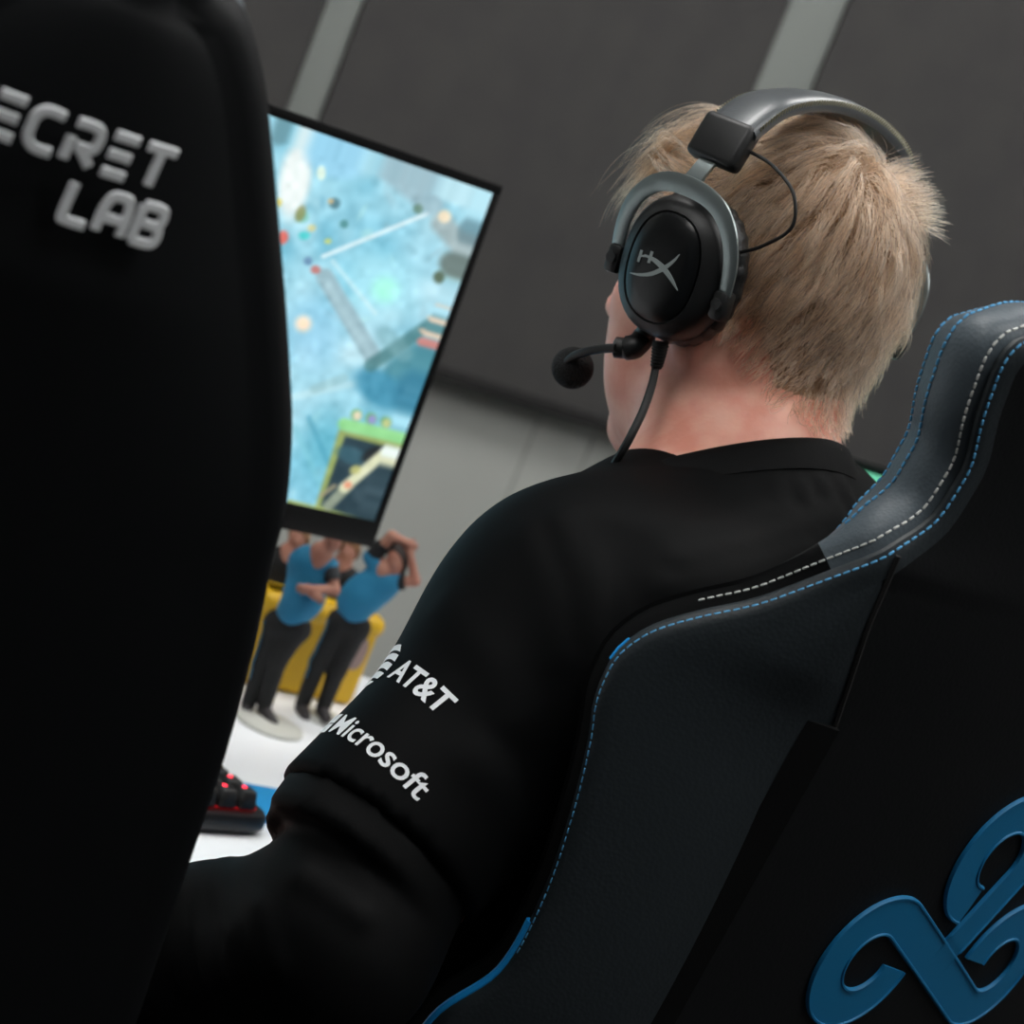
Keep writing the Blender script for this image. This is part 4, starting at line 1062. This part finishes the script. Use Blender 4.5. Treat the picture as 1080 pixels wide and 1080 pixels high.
# ---- monitor
M_BEZ = mat('black monitor plastic', s2l(8,8,9), .5, spec=.2)
MY = radians(11); tilt = radians(-2.5)
MT = cframe(MY, tilt); MT = np.stack([MT[:, 0], MT[:, 1], MT[:, 2]], 1)
TRp = at(529, 196, 1.95)
mloc = lambda u, v: MT.T@(on_plane(u, v, TRp, MT[:, 1])-TRp)
BRl = mloc(393, 577); MH = -BRl[2]; SWD = (MH-.030)*16/9; MW = SWD+.014
mw_ = lambda x, y, z: TRp+MT@V3(x, y, z)      # x: 0 right edge, negative to the left; z: 0 top, negative down
mon = empty('monitor', mw_(-MW/2, .09, 0)*V3(1, 1, 0)+V3(0, 0, DESK), 'slim black monitor showing a bright blue game map', 'monitor', rz=MY)
h = MB(); h.loft([[mw_(-MW/2+x*s, y, -MH/2+z*s) for x, z in oval(MW/2, MH/2, 64, 40)] for s, y in ((.985, .001), (.998, 0), (1, .003), (1, .010), (.985, .016), (.6, .030), (.5, .032))]); h.obj('housing', M_BEZ, mon)
bz = MB(); sx0, sx1, sz0, sz1 = -MW+.007, -.007, -.008, -.008-SWD*9/16
for (x0, x1, z0, z1) in ((-MW, 0, 0, sz0), (-MW, 0, sz1, -MH), (-MW, sx0, sz0, sz1), (sx1, 0, sz0, sz1)):
    bz.box(mw_((x0+x1)/2, -.0005, (z0+z1)/2), (abs(x1-x0), .004, abs(z1-z0)), MT, .0006)
bz.obj('bezel', M_BEZ, mon)
# screen picture: a grid of coloured points
NXs, NZs = 300, 170
gx = np.linspace(sx0, sx1, NXs); gz = np.linspace(sz1, sz0, NZs); GX, GZ = np.meshgrid(gx, gz)
# photo-like drawing frame for the picture: pixel of the photograph for each screen point (only to lay the picture out)
PX = np.array([[px(mw_(x, 0, z)) for x in gx[::10]] for z in gz[::10]]); 
def upsample(A):
    A = np.stack([np.stack([np.interp(gx, gx[::10], A[i, :, k]) for i in range(A.shape[0])]) for k in (0, 1)], -1)
    return np.stack([np.stack([np.interp(gz, gz[::10], A[:, j, k]) for j in range(A.shape[1])], 1) for k in (0, 1)], -1)
UV = upsample(PX); U_, V_ = UV[..., 0], UV[..., 1]
img = np.zeros((NZs, NXs, 3)); img[:] = (150, 205, 222)
def noise2(sc, seed):
    r = np.random.default_rng(seed); a = r.normal(size=(40, 70)); 
    y = (V_-V_.min())/sc % 39; x = (U_-U_.min())/sc % 69; i, j = y.astype(int), x.astype(int); fy, fx = y-i, x-j; fy = fy*fy*(3-2*fy); fx = fx*fx*(3-2*fx)
    return (a[i, j]*(1-fy)*(1-fx)+a[i+1, j]*fy*(1-fx)+a[i, j+1]*(1-fy)*fx+a[i+1, j+1]*fy*fx)
img += (noise2(60, 1)*14)[..., None]*np.array([1.2, .6, .4])+(noise2(22, 2)*9)[..., None]*np.array([1.2, .7, .5])+(noise2(9, 3)*6)[..., None]
def blob(x, y, rx, ry, ang, col, al=1., soft=.5):
    c, s = cos(radians(ang)), sin(radians(ang)); dx, dy = U_-x, V_-y; a = (dx*c+dy*s)/rx; b = (-dx*s+dy*c)/ry
    k = np.clip((1-np.sqrt(a*a+b*b))/soft, 0, 1); k = k*k*(3-2*k)*al
    img[:] = img*(1-k[..., None])+np.array(col)*k[..., None]
def seg(x0, y0, x1, y1, w, col, al=1., soft=.5):
    d = np.array([x1-x0, y1-y0], float); t = np.clip(((U_-x0)*d[0]+(V_-y0)*d[1])/(d@d), 0, 1); r = np.hypot(U_-x0-t*d[0], V_-y0-t*d[1])
    k = np.clip((1-r/w)/soft, 0, 1)*al; img[:] = img*(1-k[..., None])+np.array(col)*k[..., None]
def poly4(P, col, al=1., soft=3):
    P = np.array(P, float); d = np.full(U_.shape, 1e9); a = sum(P[i-1][0]*P[i][1]-P[i][0]*P[i-1][1] for i in range(len(P)))
    for i in range(len(P)):
        e = P[i]-P[i-1]; n = np.array([-e[1], e[0]])*(1 if a > 0 else -1); n = n/np.hypot(*n); d = np.minimum(d, (U_-P[i][0])*n[0]+(V_-P[i][1])*n[1])
    k = np.clip(d/soft+.5, 0, 1)*al; img[:] = img*(1-k[..., None])+np.array(col)*k[..., None]
rs = np.random.default_rng(5)
for _ in range(260):
    c = [(205, 236, 242), (120, 186, 208), (176, 222, 236), (140, 170, 180), (190, 236, 232), (96, 160, 186)][rs.integers(6)]
    blob(rs.uniform(-80, 530), rs.uniform(-30, 560), rs.uniform(4, 26), rs.uniform(3, 12), rs.uniform(0, 180), c, rs.uniform(.15, .5), .9)
for _ in range(46):           # scenery in the part of the map beyond the chair
    x, y = rs.uniform(-90, 250), rs.uniform(-40, 480)
    blob(x, y, rs.uniform(8, 34), rs.uniform(8, 20), rs.uniform(0, 180), [(92, 130, 120), (150, 176, 180), (226, 238, 236), (70, 120, 140), (120, 150, 110)][rs.integers(5)], .75, .6)
for k in range(5): seg(-60+k*60, 120+k*50, 10+k*55, 60+k*70, 7, (168, 190, 196), .7)
exec(SCREEN)
img += (noise2(7, 8)*5)[..., None]
lin = np.where(img <= 10.3, img/255/12.92, ((np.clip(img, 0, 255)/255+.055)/1.055)**2.4)
vs = [mw_(x, -.0012, z) for z in gz for x in gx]
idx = np.arange(NXs*NZs).reshape(NZs, NXs)
qd = np.stack([idx[:-1, :-1], idx[:-1, 1:], idx[1:, 1:], idx[1:, :-1]], -1).reshape(-1, 4)
sme = mesh_np(vs, qd); ca = sme.color_attributes.new('picture', 'FLOAT_COLOR', 'POINT')
ca.data.foreach_set('color', np.concatenate([lin.reshape(-1, 3), np.ones((NXs*NZs, 1))], 1).astype(np.float32).ravel())
M_SCR = mat('lit screen', (.01, .01, .01), .35); nt = M_SCR.node_tree; at_ = nt.nodes.new('ShaderNodeAttribute'); at_.attribute_name = 'picture'
nt.links.new(at_.outputs['Color'], nt.nodes['Principled BSDF'].inputs['Emission Color']); nt.nodes['Principled BSDF'].inputs['Emission Strength'].default_value = 1.12
link('screen', sme, M_SCR, mon)
sd = MB(); sb = mw_(-MW/2, .045, -MH*.62); fz = DESK
sd.tube([V3(sb[0], sb[1], fz+.008)+MT[:, 1]*.03*V3(1, 1, 0), V3(sb[0], sb[1], fz+.25)+MT[:, 1]*.03*V3(1, 1, 0), sb+MT[:, 1]*.02], .018, 16); sd.obj('stand', M_BEZ, mon)
ft = MB(); b0 = V3(sb[0], sb[1], fz)+MT[:, 1]*.03*V3(1, 1, 0); Rm = np.stack([MT[:, 0], nz(MT[:, 1]*V3(1, 1, 0)), V3(0, 0, 1)], 1); ft.box(b0+V3(0, 0, .005), (.20, .16, .01), Rm, .004); ft.obj('stand_foot', M_BEZ, mon)
# the neighbour's monitor beyond the right chair
TL2 = at(884, 479, 2.22); a2 = radians(6); T2 = cframe(a2, radians(2)); m2 = lambda x, y, z: TL2+T2@V3(x, y, z)
H2_ = TL2[2]-DESK-.05
mo2 = empty('monitor', m2(.27, .09, 0)*V3(1, 1, 0)+V3(0, 0, DESK), 'second monitor with a green screen, behind the right chair and the collar', 'monitor', rz=a2)
h = MB(); h.loft([[m2(.27+x*s, y, -H2_/2+z*s) for x, z in oval(.27, H2_/2, 64, 40)] for s, y in ((.985, .001), (.998, 0), (1, .003), (1, .010), (.985, .016), (.6, .03))]); h.obj('housing', M_BEZ, mo2)
M_SC2 = mat('green lit screen', (.01, .01, .01), .35, emit=s2l(112,214,172)+(1,))
MB().box(m2(.27, -.001, -H2_/2), (.525, .002, H2_-.016), T2).obj('screen', M_SC2, mo2)
sd = MB(); q = m2(.27, .05, -H2_*.6); sd.tube([V3(q[0], q[1], DESK+.008), V3(q[0], q[1], q[2])], .018, 14); sd.box(V3(q[0], q[1], DESK+.005), (.2, .15, .01), None, .004); sd.tube([V3(q[0], q[1], q[2]-.01), m2(.27, .01, -H2_*.6)], .016, 12); sd.obj('stand', M_BEZ, mo2)
# ---- computer on the floor under the desk
M_PC = mat('black case', s2l(14,14,15), .4); M_PCR = mat('red light strip', (.2, 0, 0), .5, emit=(1, .02, .03, .35))
pcp = at(385, 1028, 2.32); pc_ = V3(pcp[0], pcp[1]+.22, 0)
pt = empty('computer_tower', pc_, 'black computer tower with a dim red light under the desk', 'computer')
MB().box(pc_+V3(0, 0, .235), (.20, .42, .45), bev=.008).obj('case', M_PC, pt)
MB().box(pc_+V3(pcp[0]-pc_[0], -.2115, pcp[2]), (.03, .004, .05), bev=.001).obj('light_strip', M_PCR, pt)
for x in (-.07, .07):
    for y in (-.16, .16): MB().tube([pc_+V3(x, y, 0), pc_+V3(x, y, .012)], .015, 12).obj('foot', M_PLA, pt)
# ================================================================== the figurines on the desk
FH = nz(CF*V3(1, 1, 0)); FR = V3(FH[1], -FH[0], 0)
M_FS = mat('figurine skin', s2l(178,128,108), .6, var=(90, s2l(168,112,94))); M_FB = mat('blue figurine shirt', s2l(30,124,164), .7, bump=('noise', 900, .3, .0006)); M_FK = mat('dark figurine cloth', s2l(13,14,16), .75)
M_FG = mat('grey black sleeve', s2l(40,44,48), .7); M_FH1 = mat('dark brown hair', s2l(48,36,32), .7); M_FH2 = mat('tan hair', s2l(140,106,76), .7); M_FH3 = mat('brown hair', s2l(120,84,52), .7)
M_FSH = mat('figurine shoe', s2l(46,42,44), .6); M_FBASE = mat('pale grey resin', s2l(196,197,190), .5); M_YEL = mat('mustard yellow plastic', s2l(206,164,10), .5, bump=('noise', 400, .2, .001)); M_YG = mat('yellow green print', s2l(190,190,40), .6)
def figure(base_px, joints, label, group, mats_, face=0):
    B = desk(*base_px); B[2] = DESK+.0045
    def J(k):
        u, v, *o = joints[k]; return on_plane(u, v, B, -FH)+FH*(o[0] if o else 0)
    root = empty('figurine', B, label, 'figurine', group)
    j = {k: J(k) for k in joints}
    def piece(name, f, pts, m, parent=root, h=.0012, mg=.022):
        lo, hi = bbox(None, pts, mg); P, Q = sdf_mesh(f, lo, hi, h)
        return link(name, mesh_np(P, Q), m, parent) if len(Q) else None
    def body(P):
        d = s_ell(P, j['head'], (.0085, .0095, .0118), np.stack([FR, FH, nz(j['head']-j['neck'])], 1)) if 'head' in j else None
        d = smin(d, s_cap(P, j['neck'], j['head'], .0045), .003)
        d = smin(d, s_ell(P, j['head']-FH*.0085-V3(0, 0, .001), (.0016, .002, .0024)), .002)
        d = smin(d, s_cap(P, j['neck'], j['waist'], .010, .012), .004); d = smin(d, s_cap(P, j['shl'], j['shr'], .0065), .006)
        for s in 'lr':
            d = smin(d, s_cap(P, j['sh'+s], j['el'+s], .0058, .0046), .003); d = smin(d, s_cap(P, j['el'+s], j['ha'+s], .0046, .0032), .002)
            hv = nz(j['ha'+s]-j['el'+s]); sd_ = nz(np.cross(hv, FH)); d = smin(d, s_cap(P, j['ha'+s], j['ha'+s]+hv*.004, .0038, .0034), .002)
            for k in range(4): d = smin(d, s_cap(P, j['ha'+s]+hv*.004+sd_*(k-1.5)*.0017, j['ha'+s]+hv*(.0095-.0008*abs(k-1.3))+sd_*(k-1.5)*.0019, .0010), .0006)
            d = smin(d, s_cap(P, j['ha'+s]+sd_*.002, j['ha'+s]+hv*.004+sd_*.0055, .0011), .0008)
            if 'kn'+s in j:
                d = smin(d, s_cap(P, j['hip'+s], j['kn'+s], .009, .0068), .004); d = smin(d, s_cap(P, j['kn'+s], j['an'+s], .0068, .0042), .003)
        return d
    pts = list(j.values()); b = piece('body', body, pts, mats_['skin'])
    def shirt(P):
        Rt = np.stack([nz(j['shr']-j['shl']), nz(np.cross(j['neck']-j['waist'], j['shr']-j['shl'])), nz(j['neck']-j['waist'])], 1)
        d = s_ell(P, .52*j['neck']+.48*j['waist'], (.0185, .0125, .030), Rt); d = smin(d, s_cap(P, j['waist'], j['waist']*.75+j['neck']*.25, .0148, .0152), .008)
        d = smin(d, s_cap(P, j['shl'], j['shr'], .0080), .006)
        n = nz(j['neck']-j['waist']); d = smax(d, (P-j['neck'])@n-.0065, .002)
        return smax(d, -((P-j['waist'])@n)-.010, .002)
    piece('shirt', shirt, [j['neck'], j['waist'], j['shl'], j['shr']], mats_['shirt'], b)
    for s in 'lr':
        sh, el = j['sh'+s], j['el'+s]
        piece('sleeve', lambda P: smax(s_cap(P, sh, el, .0078, .0072), (P-(sh*.40+el*.60))@nz(el-sh), .001), [sh, el], mats_['sleeve'], b)
    def pants(P):
        d = s_cap(P, j['hipl'], j['hipr'], .0125)
        for s in 'lr':
            d = smin(d, s_cap(P, j['hip'+s], j['kn'+s], .0115, .0085), .004); d = smin(d, s_cap(P, j['kn'+s], j['an'+s], .0085, .0066), .003)
        return smax(d, (P-j['waist'])@nz(j['neck']-j['waist'])-.003, .002)
    if 'knl' in j:
        piece('trousers', pants, [j['hipl'], j['hipr'], j['anl'], j['anr'], j['waist']], mats_['pants'], b)
        for s in 'lr': piece('shoe', lambda P: smin(s_cap(P, j['an'+s]-V3(0, 0, .004), j['ft'+s], .0055, .0048), s_cap(P, j['an'+s], j['ft'+s], .004), .003), [j['an'+s], j['ft'+s]], M_FSH, b)
    hn = nz(j['head']-j['neck'])
    def hair_(P):
        d = s_ell(P, j['head']+hn*.002+FH*.0018, (.0108, .0116, .0138), np.stack([FR, FH, hn], 1))
        return smax(smax(d, -((P-j['head'])@nz(hn*.75+FH*.8)), .001), -s_ell(P, j['head'], (.008, .0088, .011), np.stack([FR, FH, hn], 1)), .001)
    piece('hair', hair_, [j['head']], mats_['hair'], b, h=.0009)
    if 'stripe' in mats_:
        for s in mats_['stripe']:
            t = MB(); a, c, e = j['hip'+s], j['kn'+s], j['an'+s]; sg = -1
            Q = [trace(pants, p+FR*sg*.03-FH*.012, FR*-sg+FH*.25, .06)[0]+FR*sg*.0004 for p in spline([a, c*.5+a*.5, c, c*.6+e*.4], 5)]
            V = [[q-FH*.0022+FR*sg*.0003, q+FR*sg*.0009, q+FH*.0022+FR*sg*.0003, q-FR*sg*.0005] for q in Q]; t.loft(V); t.obj('stripe', M_FB, b)
    return B, j, root
mA = dict(skin=M_FS, shirt=M_FB, sleeve=M_FG, pants=M_FK, hair=M_FH3, stripe='l'); mB = dict(skin=M_FS, shirt=M_FB, sleeve=M_FK, pants=M_FK, hair=M_FH1, stripe='l')
gF = 'player figurines on the desk'
BA, jA, rA = figure((288, 762), dict(head=(352, 567), neck=(338, 583), waist=(309, 646), shl=(315, 592), shr=(348, 597), ell=(317, 615, -.006), hal=(336, 624, -.018), elr=(354, 621, -.006), har=(327, 616, -.020),
   hipl=(293, 658), hipr=(313, 663), knl=(276, 700), knr=(294, 695, -.006), anl=(262, 742), anr=(280, 742, -.004), ftl=(258, 755, -.016), ftr=(290, 759, -.012)),
   'figurine in a blue shirt with folded arms, under the monitor on the white desk', gF, mA)
BB, jB, rB = figure((330, 757), dict(head=(417, 592), neck=(406, 602), waist=(374, 643), shl=(392, 588), shr=(412, 614), ell=(413, 565), hal=(430, 573), elr=(438, 613), har=(432, 583),
   hipl=(360, 656), hipr=(376, 662), knl=(337, 697, -.004), knr=(356, 706), anl=(319, 742), anr=(341, 745), ftl=(324, 752, -.012), ftr=(346, 754, -.012)),
   'figurine in a blue shirt bending sideways with both arms arched over its head', gF, mB)
mC = dict(skin=M_FS, shirt=M_FK, sleeve=M_FK, pants=M_FK, hair=M_FH2); mD = dict(skin=M_FS, shirt=M_FK, sleeve=M_FK, pants=M_FK, hair=M_FH3)
BC, jC, rC = figure((272, 711), dict(head=(314, 568), neck=(305, 583), waist=(282, 638), shl=(288, 588), shr=(318, 596), ell=(278, 612), hal=(272, 632), elr=(306, 620), har=(300, 640),
   hipl=(276, 646), hipr=(290, 650), knl=(264, 678), knr=(276, 683), anl=(254, 704), anr=(266, 710), ftl=(250, 714, -.012), ftr=(264, 718, -.012)),
   'figurine with tan hair in a dark shirt, half hidden behind the near chair', gF, mC)
BD, jD, rD = figure((318, 722), dict(head=(367, 582), neck=(360, 596), waist=(340, 645), shl=(348, 601), shr=(374, 611), ell=(342, 622), hal=(338, 640), elr=(366, 632), har=(360, 650),
   hipl=(334, 652), hipr=(346, 656), knl=(324, 686), knr=(336, 690), anl=(312, 710), anr=(326, 714), ftl=(310, 719, -.012), ftr=(326, 723, -.012)),
   'figurine with brown hair in a dark shirt, behind the two blue shirted figurines', gF, mD)
def disc(c, rx, ry, name, label, h=.0045):
    V = [[c*V3(1, 1, 0)+V3(0, 0, DESK+z)+FR*x*s+FH*y*s for x, y in oval(rx, ry, 48, 2)] for z, s in ((.0003, .96), (.0008, .99), (h*.7, 1), (h-.0008, .99), (h, .97))]
    return tag(MB().loft(V).obj(name, M_FBASE), label, 'stand', 'figurine stands')
disc(desk(283, 766), .031, .030, 'round_stand', 'pale round stand under the figurine with folded arms')
disc(desk(336, 757), .024, .021, 'round_stand', 'pale round stand under the figurine bending sideways')
# the yellow block behind them
yb = desk(337, 741); ya = radians(2); YX, YY = V3(cos(ya), sin(ya), 0), V3(-sin(ya), cos(ya), 0); yR = np.stack([YX, YY, V3(0, 0, 1)], 1)
yl = lambda u, v: yR.T@(on_plane(u, v, yb, YY)-yb)
t1, t2, bl0 = yl(286, 622), yl(409, 659), yl(268, 722); hgt = .5*(t1[2]+t2[2]); x0, x1 = bl0[0]-.02, t2[0]
yo = empty('yellow_block', yb+YX*(x0+x1)/2+YY*.03, 'rounded yellow block behind the figurines on the white desk', 'block')
MB().box(yb+YX*(x0+x1)/2+YY*.022+V3(0, 0, hgt/2), (x1-x0, .036, hgt), yR, .008, seg=4).obj('body', M_YEL, yo)
for a, b in ((x0-.0, yl(352, 640)[0]), (yl(384, 649)[0], x1)):
    MB().box(yb+YX*(a+b)/2+YY*.022+V3(0, 0, hgt-.010), (b-a+.003, .046, .020), yR, .009, seg=4).obj('rim', M_YEL, yo)
c = yl(377, 690); M_PAT = mat('mauve grey patch', s2l(150,128,124), .7)
V = [[yb+YX*(c[0]+x)+YY*(.004-h)+V3(0, 0, c[2]+z) for x, z in oval(.011*s, .017*s, 32, 2.4)] for s, h in ((1, 0), (1, .0012), (.9, .0018))]
MB().loft(V).obj('patch', M_PAT, yo)
